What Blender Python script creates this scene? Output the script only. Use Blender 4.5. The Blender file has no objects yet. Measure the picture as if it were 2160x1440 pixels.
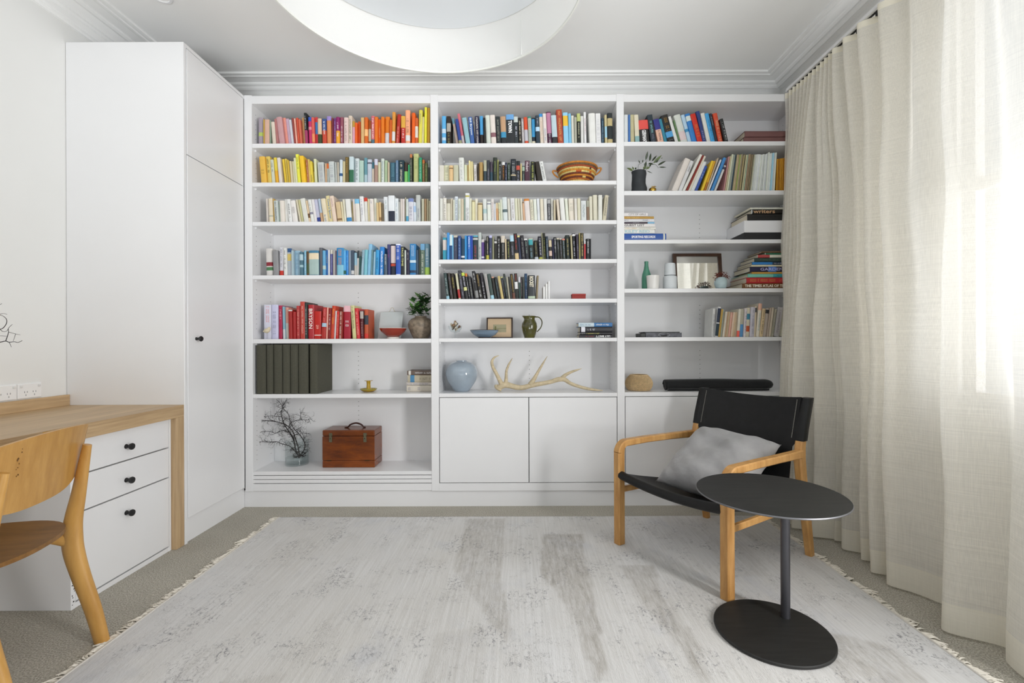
import bpy, bmesh, math, random
from math import sin, cos, pi, radians, sqrt, atan2
from mathutils import Vector, Matrix

scene = bpy.context.scene
COL = scene.collection
F = 980.0; HC = 1.08; ROLL = 0.0035

# ---------------------------------------------------------------- camera
cd = bpy.data.cameras.new('camera')
cam = bpy.data.objects.new('camera', cd); COL.objects.link(cam)
cd.sensor_fit = 'HORIZONTAL'; cd.sensor_width = 36.0; cd.lens = 36.0 * F / 2160.0
cd.shift_x = -12 / 2160.0; cd.shift_y = -2 / 2160.0
cd.clip_start = 0.05; cd.clip_end = 200
cam.matrix_world = Matrix.Translation((0, 0, HC)) @ Matrix.Rotation(pi / 2, 4, 'X') @ Matrix.Rotation(-ROLL, 4, 'Z')
scene.camera = cam

# ---------------------------------------------------------------- light and exposure
scene.view_settings.view_transform = 'Standard'
scene.view_settings.look = 'None'
scene.view_settings.gamma = 1.0
scene.view_settings.use_curve_mapping = False
scene.view_settings.exposure = 0.13
W = bpy.data.worlds.new('daylight'); scene.world = W; W.use_nodes = True
bg = W.node_tree.nodes['Background']
bg.inputs[0].default_value = (0.88, 0.94, 1.0, 1); bg.inputs[1].default_value = 0.84

def area(name, loc, aim, sx, sy, power, col):
    l = bpy.data.lights.new(name, 'AREA'); l.shape = 'RECTANGLE'; l.size = sx; l.size_y = sy
    l.energy = power; l.color = col
    o = bpy.data.objects.new(name, l); COL.objects.link(o)
    o.location = loc
    d = Vector(aim) - Vector(loc)
    o.rotation_euler = d.to_track_quat('-Z', 'Y').to_euler()
    return o
# daylight through the uncurtained window on the right, beside the camera
area('window_daylight', (2.28, -0.10, 1.25), (0.0, 2.6, 1.15), 0.50, 1.4, 84, (1.0, 0.995, 0.99))
# daylight thrown up from the ground outside, through the curtained window
area('curtain_daylight', (2.30, 1.45, 1.2), (0.4, 1.5, 2.4), 1.0, 1.6, 11, (0.98, 0.99, 1.0))
_l = area('ceiling_fill', (-0.1, -1.95, 0.40), (-0.5, 0.95, 2.9), 2.4, 0.7, 28, (0.95, 0.98, 1.0)); _l.data.spread = radians(75)  # added uplight behind the camera, spread narrowed to brighten the ceiling

scene.cycles.max_bounces = 10
scene.cycles.diffuse_bounces = 6
scene.cycles.transparent_max_bounces = 16
scene.cycles.use_denoising = True
scene.cycles.sample_clamp_indirect = 6
scene.cycles.caustics_reflective = False
scene.cycles.caustics_refractive = False

# ---------------------------------------------------------------- helpers
def unroll(x, y):
    dx, dy = x - 1080.0, y - 720.0
    return 1080 + dx * cos(ROLL) - dy * sin(ROLL), 720 + dx * sin(ROLL) + dy * cos(ROLL)
def P(x, y, Y):
    u, v = unroll(x, y)
    return Vector(((u - 1092) * Y / F, Y, HC - (v - 718) * Y / F))
def G(x, y, z=0.0):
    """point of the horizontal plane z seen at photo position x, y"""
    u, v = unroll(x, y)
    Y = (HC - z) * F / (v - 718)
    return Vector(((u - 1092) * Y / F, Y, z))

def lin(c):
    return c / 12.92 if c <= 0.04045 else ((c + 0.055) / 1.055) ** 2.4
def hexc(h):
    if len(h) == 3: h = ''.join(a * 2 for a in h)
    return tuple(lin(int(h[i:i + 2], 16) / 255.0) for i in (0, 2, 4)) + (1.0,)

MATS = {}
def mat(name, col, rough=0.5, metal=0.0, noise=None, bump=None, coat=0.0, spec=0.5, sheen=0.0):
    if name in MATS: return MATS[name]
    m = bpy.data.materials.new(name); m.use_nodes = True; nt = m.node_tree
    b = nt.nodes['Principled BSDF']
    c = hexc(col) if isinstance(col, str) else col
    b.inputs['Base Color'].default_value = c
    b.inputs['Roughness'].default_value = rough
    b.inputs['Metallic'].default_value = metal
    b.inputs['Coat Weight'].default_value = coat
    b.inputs['Specular IOR Level'].default_value = spec
    b.inputs['Sheen Weight'].default_value = sheen
    if noise or bump:
        tc = nt.nodes.new('ShaderNodeTexCoord')
    if noise:
        sc_, amt = noise[0], noise[1]
        n = nt.nodes.new('ShaderNodeTexNoise'); n.inputs['Scale'].default_value = 1.0; n.inputs['Detail'].default_value = 4
        mp = nt.nodes.new('ShaderNodeMapping')
        s3 = sc_ if isinstance(sc_, tuple) else (sc_,) * 3
        mp.inputs['Scale'].default_value = s3
        nt.links.new(tc.outputs['Object'], mp.inputs[0]); nt.links.new(mp.outputs[0], n.inputs['Vector'])
        r = nt.nodes.new('ShaderNodeValToRGB')
        r.color_ramp.elements[0].position = 0.3; r.color_ramp.elements[1].position = 0.7
        r.color_ramp.elements[0].color = tuple(max(0, v * (1 - amt)) for v in c[:3]) + (1,)
        r.color_ramp.elements[1].color = tuple(min(1, v * (1 + amt * 0.6)) for v in c[:3]) + (1,)
        nt.links.new(n.outputs['Fac'], r.inputs[0]); nt.links.new(r.outputs[0], b.inputs['Base Color'])
    if bump:
        sc_, st, dist = bump
        n = nt.nodes.new('ShaderNodeTexNoise'); n.inputs['Scale'].default_value = 1.0; n.inputs['Detail'].default_value = 3
        mp = nt.nodes.new('ShaderNodeMapping')
        mp.inputs['Scale'].default_value = sc_ if isinstance(sc_, tuple) else (sc_,) * 3
        nt.links.new(tc.outputs['Object'], mp.inputs[0]); nt.links.new(mp.outputs[0], n.inputs['Vector'])
        bp = nt.nodes.new('ShaderNodeBump'); bp.inputs['Strength'].default_value = st; bp.inputs['Distance'].default_value = dist
        nt.links.new(n.outputs['Fac'], bp.inputs['Height']); nt.links.new(bp.outputs[0], b.inputs['Normal'])
    MATS[name] = m
    return m
def cmat(h, rough=0.45):
    return mat('cover_' + h, h, rough, noise=(18, 0.07))

def wood(name, dark, light, scale, rough=0.42, ring=0.0):
    """grain runs along the axis with the small scale value"""
    m = bpy.data.materials.new(name); m.use_nodes = True; nt = m.node_tree; N = nt.nodes; L = nt.links
    b = N['Principled BSDF']; b.inputs['Roughness'].default_value = rough
    tc = N.new('ShaderNodeTexCoord'); mp = N.new('ShaderNodeMapping'); mp.inputs['Scale'].default_value = scale
    L.new(tc.outputs['Object'], mp.inputs[0])
    n1 = N.new('ShaderNodeTexNoise'); n1.inputs['Scale'].default_value = 1; n1.inputs['Detail'].default_value = 6; n1.inputs['Roughness'].default_value = 0.65
    n1.inputs['Distortion'].default_value = ring
    L.new(mp.outputs[0], n1.inputs['Vector'])
    mp2 = N.new('ShaderNodeMapping'); mp2.inputs['Scale'].default_value = tuple(v * 0.22 for v in scale); L.new(tc.outputs['Object'], mp2.inputs[0])
    n2 = N.new('ShaderNodeTexNoise'); n2.inputs['Scale'].default_value = 1; n2.inputs['Detail'].default_value = 2; L.new(mp2.outputs[0], n2.inputs['Vector'])
    mx = N.new('ShaderNodeMix'); mx.data_type = 'FLOAT'; mx.inputs[0].default_value = 0.4
    L.new(n1.outputs['Fac'], mx.inputs[2]); L.new(n2.outputs['Fac'], mx.inputs[3])
    r = N.new('ShaderNodeValToRGB'); r.color_ramp.elements[0].position = 0.36; r.color_ramp.elements[1].position = 0.62
    r.color_ramp.elements[0].color = hexc(dark); r.color_ramp.elements[1].color = hexc(light)
    L.new(mx.outputs[0], r.inputs[0]); L.new(r.outputs[0], b.inputs['Base Color'])
    bp = N.new('ShaderNodeBump'); bp.inputs['Strength'].default_value = 0.08; bp.inputs['Distance'].default_value = 0.002
    L.new(n1.outputs['Fac'], bp.inputs['Height']); L.new(bp.outputs[0], b.inputs['Normal'])
    MATS[name] = m
    return m

def props(o, label=None, cat=None, group=None, kind=None):
    if label: o['label'] = label
    if cat: o['category'] = cat
    if group: o['group'] = group
    if kind: o['kind'] = kind
    return o
def thing(name, label, cat, loc=(0, 0, 0), group=None):
    o = bpy.data.objects.new(name, None); COL.objects.link(o)
    o.empty_display_size = 0.05; o.location = loc
    return props(o, label, cat, group)
def rootloc(o):
    v = Vector((0, 0, 0))
    while o is not None:
        v += o.location; o = o.parent
    return v

class B:
    """collects shapes in one bmesh, in world coordinates"""
    def __init__(s): s.m = bmesh.new()
    def box(s, x0, x1, y0, y1, z0, z1, r=0.0, seg=2):
        g = bmesh.ops.create_cube(s.m, size=1.0)
        for v in g['verts']:
            v.co = Vector((x0 + (v.co.x + .5) * (x1 - x0), y0 + (v.co.y + .5) * (y1 - y0), z0 + (v.co.z + .5) * (z1 - z0)))
        if r > 0:
            es = list({e for v in g['verts'] for e in v.link_edges})
            bmesh.ops.bevel(s.m, geom=es, offset=r, segments=seg, affect='EDGES', profile=0.5)
        return s
    def pts(s, verts, faces):
        vs = [s.m.verts.new(v) for v in verts]
        for f in faces:
            try: s.m.faces.new([vs[i] for i in f])
            except ValueError: pass
        return vs
    def lathe(s, prof, c, seg=40, mtx=None):
        """prof: (radius, z) from one end to the other; c: centre"""
        rings = []; c = Vector(c)
        for r, z in prof:
            if r < 1e-5:
                p = Vector((0, 0, z)); p = (mtx @ p) if mtx else p
                rings.append([s.m.verts.new(p + c)])
            else:
                ring = []
                for i in range(seg):
                    a = 2 * pi * i / seg; p = Vector((r * cos(a), r * sin(a), z)); p = (mtx @ p) if mtx else p
                    ring.append(s.m.verts.new(p + c))
                rings.append(ring)
        for a, b in zip(rings, rings[1:]):
            if len(a) == 1 and len(b) == 1: continue
            for i in range(seg):
                j = (i + 1) % seg
                if len(a) == 1: s.m.faces.new((a[0], b[i], b[j]))
                elif len(b) == 1: s.m.faces.new((a[i], a[j], b[0]))
                else: s.m.faces.new((a[i], a[j], b[j], b[i]))
        return s
    def tube(s, pts, rad, seg=8, cap=True, flat=None):
        """round tube along pts; rad a number or list; flat = (a, b) for an oval section"""
        pts = [Vector(p) for p in pts]; n = len(pts)
        if not hasattr(rad, '__len__'): rad = [rad] * n
        rings = []; up = None
        for i, p in enumerate(pts):
            t = (pts[min(i + 1, n - 1)] - pts[max(i - 1, 0)])
            if t.length < 1e-9: t = Vector((0, 0, 1))
            t.normalize()
            if up is None:
                up = Vector((0, 0, 1)) if abs(t.z) < 0.9 else Vector((1, 0, 0))
            side = t.cross(up)
            if side.length < 1e-6: side = t.orthogonal()
            side.normalize(); u = side.cross(t).normalized(); up = u
            fa, fb = flat if flat else (1, 1)
            rings.append([s.m.verts.new(p + side * (rad[i] * fa * cos(2 * pi * k / seg)) + u * (rad[i] * fb * sin(2 * pi * k / seg))) for k in range(seg)])
        for a, b in zip(rings, rings[1:]):
            for k in range(seg):
                j = (k + 1) % seg; s.m.faces.new((a[k], a[j], b[j], b[k]))
        if cap:
            s.m.faces.new(rings[0][::-1]); s.m.faces.new(rings[-1])
        return s
    def sweep(s, path, sect, frame):
        """sect: 2-D outline; frame(i) -> (origin, u, v)"""
        rings = []
        for i in range(path):
            o, u, v = frame(i)
            rings.append([s.m.verts.new(o + u * a + v * b) for a, b in sect])
        k = len(sect)
        for a, b in zip(rings, rings[1:]):
            for i in range(k):
                j = (i + 1) % k; s.m.faces.new((a[i], a[j], b[j], b[i]))
        s.m.faces.new(rings[0][::-1]); s.m.faces.new(rings[-1])
        return s
    def grid(s, fn, nu, nv, closed=False):
        g = [[s.m.verts.new(fn(i / nu, j / nv)) for j in range(nv + 1)] for i in range(nu + 1)]
        for i in range(nu):
            for j in range(nv):
                s.m.faces.new((g[i][j], g[i + 1][j], g[i + 1][j + 1], g[i][j + 1]))
        return s
    def build(s, name, material, parent=None, smooth=False, label=None, kind=None, local=False, sub=0, angle=40):
        bmesh.ops.recalc_face_normals(s.m, faces=s.m.faces)
        me = bpy.data.meshes.new(name)
        if parent is not None and not local:
            s.m.transform(Matrix.Translation(-rootloc(parent)))
        s.m.to_mesh(me); s.m.free()
        if material: me.materials.append(material)
        if smooth:
            for p in me.polygons: p.use_smooth = True
            if angle < 180:
                me.set_sharp_from_angle(angle=radians(angle))
        o = bpy.data.objects.new(name, me); COL.objects.link(o)
        if parent is not None: o.parent = parent
        if sub:
            md = o.modifiers.new('sub', 'SUBSURF'); md.levels = sub; md.render_levels = sub
        props(o, label, kind=kind)
        return o

def struct(o, label=None):
    o['kind'] = 'structure'
    if label: o['label'] = label
    return o

def text_mesh(txt, size=1.0, bold=0.0):
    c = bpy.data.curves.new('t', 'FONT'); c.body = txt; c.size = size; c.extrude = 0.0; c.offset = bold
    c.resolution_u = 2
    o = bpy.data.objects.new('t', c); COL.objects.link(o)
    dg = bpy.context.evaluated_depsgraph_get()
    me = bpy.data.meshes.new_from_object(o.evaluated_get(dg))
    bpy.data.objects.remove(o); bpy.data.curves.remove(c)
    return me

# ---------------------------------------------------------------- materials
PAINT = mat('white_satin_paint', 'e6e6e7', 0.28, noise=(3, 0.012), bump=(60, 0.02, 0.001))
WALLP = mat('white_wall_paint', 'e4e4e2', 0.6, noise=(2.5, 0.015), bump=(90, 0.05, 0.001))
CEILP = mat('ceiling_paint', 'ececeb', 0.75, noise=(2, 0.01))
BLACKM = mat('black_metal', '262627', 0.42, 0.35, noise=(40, 0.2))
OAKY = wood('pale_oak_along_y', 'a68a66', 'c8ab84', (70, 3, 70))
OAKX = wood('pale_oak_along_x', 'a68a66', 'c8ab84', (3, 70, 70))
OAKZ = wood('pale_oak_along_z', 'a68a66', 'c8ab84', (70, 70, 3))
TEAK = wood('oiled_teak', 'a8763c', 'd2a264', (28, 28, 5), 0.38, 0.3)
BIRCH = wood('honey_birch', 'ac7c3a', 'cb9c56', (22, 22, 4), 0.35, 0.2)
def thin_glass(name, col, ior=1.35, rough=.02):
    m = bpy.data.materials.new(name); m.use_nodes = True; nt = m.node_tree; N = nt.nodes; L = nt.links
    N.remove(N['Principled BSDF'])
    a = N.new('ShaderNodeBsdfTransparent'); a.inputs[0].default_value = col
    g = N.new('ShaderNodeBsdfGlossy'); g.inputs['Roughness'].default_value = rough
    lw = N.new('ShaderNodeLayerWeight'); pw = N.new('ShaderNodeMath'); pw.operation = 'POWER'; pw.inputs[1].default_value = 3.5
    L.new(lw.outputs['Facing'], pw.inputs[0]); f = N.new('ShaderNodeMath'); f.operation = 'MULTIPLY_ADD'; f.inputs[1].default_value = .45; f.inputs[2].default_value = .03
    L.new(pw.outputs[0], f.inputs[0])
    x = N.new('ShaderNodeMixShader'); L.new(f.outputs[0], x.inputs[0]); L.new(a.outputs[0], x.inputs[1]); L.new(g.outputs[0], x.inputs[2])
    L.new(x.outputs[0], N['Material Output'].inputs[0]); return m
GLASS = thin_glass('clear_glass', (0.95, 0.965, 0.965, 1))
def glassmat(name, col, rough=0.05):
    m = bpy.data.materials.new(name); m.use_nodes = True; b = m.node_tree.nodes['Principled BSDF']
    b.inputs['Transmission Weight'].default_value = 0.9; b.inputs['Roughness'].default_value = rough; b.inputs['Base Color'].default_value = hexc(col); b.inputs['IOR'].default_value = 1.4
    return m

# ---------------------------------------------------------------- room shell
YB = 3.31; XL = -2.40; XR = 1.874; ZC = 2.895; YR = -1.9
def carpet_mat():
    m = bpy.data.materials.new('loop_carpet'); m.use_nodes = True; nt = m.node_tree; N = nt.nodes; L = nt.links
    b = N['Principled BSDF']; b.inputs['Roughness'].default_value = 0.95; b.inputs['Specular IOR Level'].default_value = 0.1
    tc = N.new('ShaderNodeTexCoord')
    v = N.new('ShaderNodeTexVoronoi'); v.inputs['Scale'].default_value = 240; L.new(tc.outputs['Object'], v.inputs['Vector'])
    n = N.new('ShaderNodeTexNoise'); n.inputs['Scale'].default_value = 190; n.inputs['Detail'].default_value = 3; L.new(tc.outputs['Object'], n.inputs['Vector'])
    n3 = N.new('ShaderNodeTexNoise'); n3.inputs['Scale'].default_value = 5; L.new(tc.outputs['Object'], n3.inputs['Vector'])
    r = N.new('ShaderNodeValToRGB'); e = r.color_ramp.elements
    e[0].position = 0.3; e[0].color = hexc('969185'); e[1].position = 0.7; e[1].color = hexc('dcd8cc')
    k = e.new(0.5); k.color = hexc('b9b4a8')
    L.new(n.outputs['Fac'], r.inputs[0])
    mx = N.new('ShaderNodeMix'); mx.data_type = 'RGBA'; mx.blend_type = 'MULTIPLY'; mx.inputs[0].default_value = 0.25
    L.new(r.outputs[0], mx.inputs[6]); L.new(n3.outputs['Fac'], mx.inputs[7]); L.new(mx.outputs[2], b.inputs['Base Color'])
    bp = N.new('ShaderNodeBump'); bp.inputs['Strength'].default_value = 0.6; bp.inputs['Distance'].default_value = 0.003; bp.invert = True
    L.new(v.outputs['Distance'], bp.inputs['Height']); L.new(bp.outputs[0], b.inputs['Normal'])
    return m
struct(B().box(XL - .1, XR + .1, YR, YB + .1, -0.06, 0).build('floor', carpet_mat()), 'grey beige loop pile carpet over the whole room')
struct(B().box(XL - .1, XR + .1, YR, YB + .1, ZC, ZC + .06).build('ceiling', CEILP), 'smooth white plaster ceiling')
struct(B().box(XL - .1, XR + .1, YB, YB + .1, 0, ZC).build('wall_back', WALLP), 'white wall just visible above the bookcase')
struct(B().box(XL - .1, XL, YR, YB, 0, ZC).build('wall_left', WALLP), 'plain white wall above the desk')
# right wall with two window openings
W1 = (0.95, 1.98, 0.80, 2.62); W2 = (-0.75, 0.62, 0.25, 2.5)
b = B()
b.box(XR, XR + .1, W1[1], YB, 0, ZC)
b.box(XR, XR + .1, W1[0], W1[1], 0, W1[2]); b.box(XR, XR + .1, W1[0], W1[1], W1[3], ZC)
b.box(XR, XR + .1, W2[1], W1[0], 0, ZC)
b.box(XR, XR + .1, W2[0], W2[1], 0, W2[2]); b.box(XR, XR + .1, W2[0], W2[1], W2[3], ZC)
b.box(XR, XR + .1, YR, W2[0], 0, ZC)
struct(b.build('wall_right', WALLP), 'white wall behind the curtain')
b = B()   # rear wall of the room, with a wide glazed opening
b.box(XL, -1.3, YR - .1, YR, 0, ZC); b.box(1.5, XR, YR - .1, YR, 0, ZC); b.box(-1.3, 1.5, YR - .1, YR, 2.45, ZC)
struct(b.build('wall_rear', WALLP))
def window(n, w, mull):
    y0, y1, z0, z1 = w
    root = struct(B().box(XR - .012, XR + .06, y0 - .05, y1 + .05, z0 - .04, z0, 0.004).build('window_%d' % n, PAINT), 'white timber window behind the curtain' if n == 1 else 'white timber window beside the camera')
    f = B(); X0, X1 = XR + .03, XR + .07
    f.box(X0, X1, y0, y0 + .05, z0, z1); f.box(X0, X1, y1 - .05, y1, z0, z1)
    f.box(X0, X1, y0 + .05, y1 - .05, z0, z0 + .06); f.box(X0, X1, y0 + .05, y1 - .05, z1 - .06, z1)
    for z in mull: f.box(X0, X1, y0 + .05, y1 - .05, z - .025, z + .025)
    f.build('window_frame', PAINT, root)
    zz = [z0 + .06] + sorted(mull) + [z1 - .06]
    for a, c in zip(zz, zz[1:]):
        B().box(XR + .048, XR + .050, y0 + .05, y1 - .05, a, c).build('window_pane', THIN, root)
THIN = bpy.data.materials.new('window_glass'); THIN.use_nodes = True
_n = THIN.node_tree; _n.nodes.remove(_n.nodes['Principled BSDF'])
_t = _n.nodes.new('ShaderNodeBsdfTransparent'); _g = _n.nodes.new('ShaderNodeBsdfGlossy'); _g.inputs['Roughness'].default_value = 0.02
_m = _n.nodes.new('ShaderNodeMixShader'); _m.inputs[0].default_value = 0.06
_n.links.new(_t.outputs[0], _m.inputs[1]); _n.links.new(_g.outputs[0], _m.inputs[2]); _n.links.new(_m.outputs[0], _n.nodes['Material Output'].inputs[0])
window(1, W1, [1.72]); window(2, W2, [])

# cornice: stepped plaster moulding (offset from wall, z) swept along each wall
PROF = [(0.0, 2.80), (0.0, 2.862), (0.022, 2.862), (0.034, 2.853), (0.046, 2.862), (0.050, 2.872), (0.060, 2.872), (0.066, 2.866), (0.078, 2.873), (0.080, 2.882),
        (0.128, 2.888), (0.140, 2.880), (0.152, 2.880), (0.155, 2.886), (0.165, 2.886), (0.170, 2.882), (0.183, 2.884), (0.185, 2.899)]
def cornice(name, wall, prof):
    b = B(); vs = []
    for p, z in prof:
        if wall == 'back': a, c = (XL + p, YB - p, z), (XR - p, YB - p, z)
        elif wall == 'right': a, c = (XR - p, YB - p, z), (XR - p, YR, z)
        else: a, c = (XL + p, YR, z), (XL + p, YB - p, z)
        vs.append((b.m.verts.new(a), b.m.verts.new(c)))
    for q, r in zip(vs, vs[1:]): b.m.faces.new((q[0], r[0], r[1], q[1]))
    return struct(b.build(name, CEILP, smooth=False), 'white stepped plaster cornice')
PROFB = [(0.0, 2.852)] + PROF[2:]
cornice('trim_1', 'back', PROFB); cornice('trim_2', 'right', PROFB)
PL = [(0, 2.77), (0.012, 2.772), (0.016, 2.782), (0.024, 2.786), (0.028, 2.796), (0.03, 2.82), (0.036, 2.822), (0.042, 2.832), (0.05, 2.834), (0.054, 2.85)] + [(p * 1.1 + .02, z) for p, z in PROF[5:]]
cornice('trim_3', 'left', PL)
struct(B().box(XR - .015, XR, YR, 3.0, 0, .12, 0.003).build('baseboard_right', PAINT))

# ---------------------------------------------------------------- ceiling pieces
t = thing('downlight', 'small round white downlight at the top edge, left of the pendant', 'light', (-1.87, 2.44, ZC))
B().lathe([(0.036, -.001), (0.04, -.006), (0.052, -.006), (0.056, 0)], (-1.87, 2.44, ZC), 32).build('trim_ring', PAINT, t, True)
B().lathe([(0.036, -.002), (0, -.002)], (-1.87, 2.44, ZC), 32).build('lens', mat('frosted_lens', 'f2f2f0', .5), t)

def fabric_trans(name, col, tr=0.5, alpha=0.0, weave=None, rough=1.0):
    m = bpy.data.materials.new(name); m.use_nodes = True; nt = m.node_tree; N = nt.nodes; L = nt.links
    N.remove(N['Principled BSDF'])
    d = N.new('ShaderNodeBsdfDiffuse'); tl = N.new('ShaderNodeBsdfTranslucent'); mx = N.new('ShaderNodeMixShader'); mx.inputs[0].default_value = tr
    c = hexc(col); d.inputs[0].default_value = c; tl.inputs[0].default_value = c
    L.new(d.outputs[0], mx.inputs[1]); L.new(tl.outputs[0], mx.inputs[2])
    out = mx
    if weave:
        tc = N.new('ShaderNodeTexCoord'); facs = []
        for sc3 in weave:
            mp = N.new('ShaderNodeMapping'); mp.inputs['Scale'].default_value = sc3; L.new(tc.outputs['Object'], mp.inputs[0])
            n = N.new('ShaderNodeTexNoise'); n.inputs['Scale'].default_value = 1; n.inputs['Detail'].default_value = 3; L.new(mp.outputs[0], n.inputs['Vector']); facs.append(n)
        ad = N.new('ShaderNodeMath'); ad.operation = 'ADD'; L.new(facs[0].outputs['Fac'], ad.inputs[0]); L.new(facs[1].outputs['Fac'], ad.inputs[1])
        r = N.new('ShaderNodeValToRGB'); r.color_ramp.elements[0].position = 0.40; r.color_ramp.elements[1].position = 0.60
        hf = N.new('ShaderNodeMath'); hf.operation = 'MULTIPLY'; hf.inputs[1].default_value = 0.5; L.new(ad.outputs[0], hf.inputs[0])
        L.new(hf.outputs[0], r.inputs[0])
        r.color_ramp.elements[0].color = tuple(v * 0.93 for v in c[:3]) + (1,); r.color_ramp.elements[1].color = c
        L.new(r.outputs[0], d.inputs[0]); L.new(r.outputs[0], tl.inputs[0])
        bp = N.new('ShaderNodeBump'); bp.inputs['Strength'].default_value = 0.25; bp.inputs['Distance'].default_value = 0.002
        L.new(hf.outputs[0], bp.inputs['Height']); L.new(bp.outputs[0], d.inputs['Normal'])
        if alpha > 0:
            tp = N.new('ShaderNodeBsdfTransparent'); m2 = N.new('ShaderNodeMixShader')
            mr = N.new('ShaderNodeMapRange'); mr.inputs['From Min'].default_value = 0.36; mr.inputs['From Max'].default_value = 0.62
            mr.inputs['To Min'].default_value = min(1, alpha * 1.9); mr.inputs['To Max'].default_value = alpha * 0.35
            L.new(hf.outputs[0], mr.inputs['Value']); L.new(mr.outputs[0], m2.inputs[0])
            L.new(mx.outputs[0], m2.inputs[1]); L.new(tp.outputs[0], m2.inputs[2]); out = m2
    L.new(out.outputs[0], N['Material Output'].inputs[0])
    return m
SHADE = fabric_trans('white_shade_fabric', 'eeeeec', 0.35)
PX, PY, PR = -0.344, 1.698, 0.596
t = thing('pendant_lamp', 'very large white fabric drum pendant hanging from the ceiling', 'lamp', (PX, PY, 2.40))
B().lathe([(PR, 2.405), (PR, 2.625)], (PX, PY, 0), 128).build('lamp_shade', SHADE, t, True)
B().lathe([(PR - .003, 2.400), (PR + .003, 2.400), (PR + .003, 2.408), (PR - .003, 2.408), (PR - .003, 2.400)], (PX, PY, 0), 128).build('rim_ring', mat('shade_tape', 'dcdcd6', .7), t, True)
B().lathe([(PR - .003, 2.622), (PR + .003, 2.622), (PR + .003, 2.630), (PR - .003, 2.630), (PR - .003, 2.622)], (PX, PY, 0), 128).build('rim_ring', mat('shade_tape', 'dcdcd6', .7), t, True)
B().lathe([(PR - .012, 2.612), (0, 2.612), (0, 2.616), (PR - .012, 2.616)], (PX, PY, 0), 128).build('diffuser', fabric_trans('diffuser_acrylic', 'f2f4f6', 0.5), t, True)
b = B(); a0 = radians(52)
b.tube([(PX + (PR - .002) * cos(a0), PY + (PR - .002) * sin(a0), 2.41), (PX + (PR - .002) * cos(a0), PY + (PR - .002) * sin(a0), 2.62)], 0.0022, 6).build('seam', SHADE, t)
b = B()
for k in range(3):
    a = 2 * pi * k / 3
    b.tube([(PX + PR * cos(a), PY + PR * sin(a), 2.626), (PX, PY, 2.70)], 0.003, 6)
b.build('spider_frame', PAINT, t)
B().tube([(PX, PY, 2.695), (PX, PY, ZC)], 0.006, 8).build('suspension_rod', PAINT, t)
B().lathe([(0, ZC), (0.06, ZC), (0.06, ZC - .02), (0, ZC - .025)], (PX, PY, 0), 32).build('ceiling_rose', PAINT, t, True)

# ---------------------------------------------------------------- bookcase
YF = 3.02; YBK = 3.29; XW = -1.775
def ZF(y, x): return HC - (unroll(x, y)[1] - 718) * YF / F
def XF(x): return (x - 1092) * YF / F
BAYX = [(-1.723, -0.5625), (-0.513, 0.647), (0.695, 1.855)]
TOPZ = 2.676
SH = [ # per bay: (top px, bottom px)
  [(301.8, 311), (384, 392.5), (466.8, 475.4), (579.8, 588), (714.4, 723.5), (830.6, 839)],
  [(301.4, 310), (381.1, 389.5), (464.5, 473), (546.5, 555), (630, 638.5), (712.6, 720.3), (829, 837)],
  [(298, 307), (401.7, 411), (505, 513), (608, 616.5), (710.7, 719), (826.5, 835)]]
CX = [720, 1113, 1490]
SZ = [[(ZF(a, CX[i]), ZF(c, CX[i])) for a, c in SH[i]] for i in range(3)]
bc = thing('bookcase', 'white built-in bookcase of three bays filling the far wall', 'bookcase', (0.04, YF, 0))
B().box(XW, 1.865, YBK, YBK + .015, .08, TOPZ).build('back_panel', PAINT, bc)
for x0, x1 in ((XW + .002, BAYX[0][0]), (BAYX[0][1], BAYX[1][0]), (BAYX[1][1], BAYX[2][0]), (BAYX[2][1], 1.868)):
    B().box(x0, x1, YF - .002, YBK, .105, TOPZ + .004, 0.0015, 1).build('upright', PAINT, bc)
def peg_holes(x, y, zs, ax):
    b = B()
    for z in zs:
        mt = Matrix.Rotation(pi / 2, 3, 'Y' if ax == 'x' else 'X')
        b.lathe([(0, 0), (0.0026, 0)], (x, y, z), 6, mt)
    return b
HOLE = mat('dark_hole', '2a2a28', .9)
for i in range(3):
    x0, x1 = BAYX[i]
    ty = ZF(218 if i == 0 else 214, CX[i])
    B().box(x0, x1, YF, YBK, ty, TOPZ, 0.001, 1).build('top_rail', PAINT, bc)
    for zt, zb in SZ[i]:
        B().box(x0 + .0005, x1 - .0005, YF + .001, YBK, zb, zt, 0.0012, 1).build('shelf', PAINT, bc)
        b = B()
        for px in (x0 + .004, x1 - .004):
            for py in (3.06, 3.255):
                b.box(px - .004, px + .004, py - .006, py + .006, zb - .012, zb)
        b.build('shelf_peg', PAINT, bc, kind='stuff')
    zl = SZ[i][-1][1]
    zs = [.30 + .032 * k for k in range(72)]
    ok = [z for z in zs if (i == 0 or z > .76) and not any(zb - .05 < z < zt + .04 for zt, zb in SZ[i])]
    mid = [z for k, z in enumerate(ok) if True]
    peg_holes((x0 + x1) / 2 + .015, YBK - .0006, mid, 'y').build('peg_holes', HOLE, bc, kind='stuff')
    peg_holes(x0 + .0006, 3.065, ok, 'x').build('peg_holes', HOLE, bc, kind='stuff')
    peg_holes(x0 + .0006, 3.24, ok, 'x').build('peg_holes', HOLE, bc, kind='stuff')
    peg_holes(x1 - .0006, 3.065, ok, 'x').build('peg_holes', HOLE, bc, kind='stuff')
    peg_holes(x1 - .0006, 3.24, ok, 'x').build('peg_holes', HOLE, bc, kind='stuff')
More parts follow.
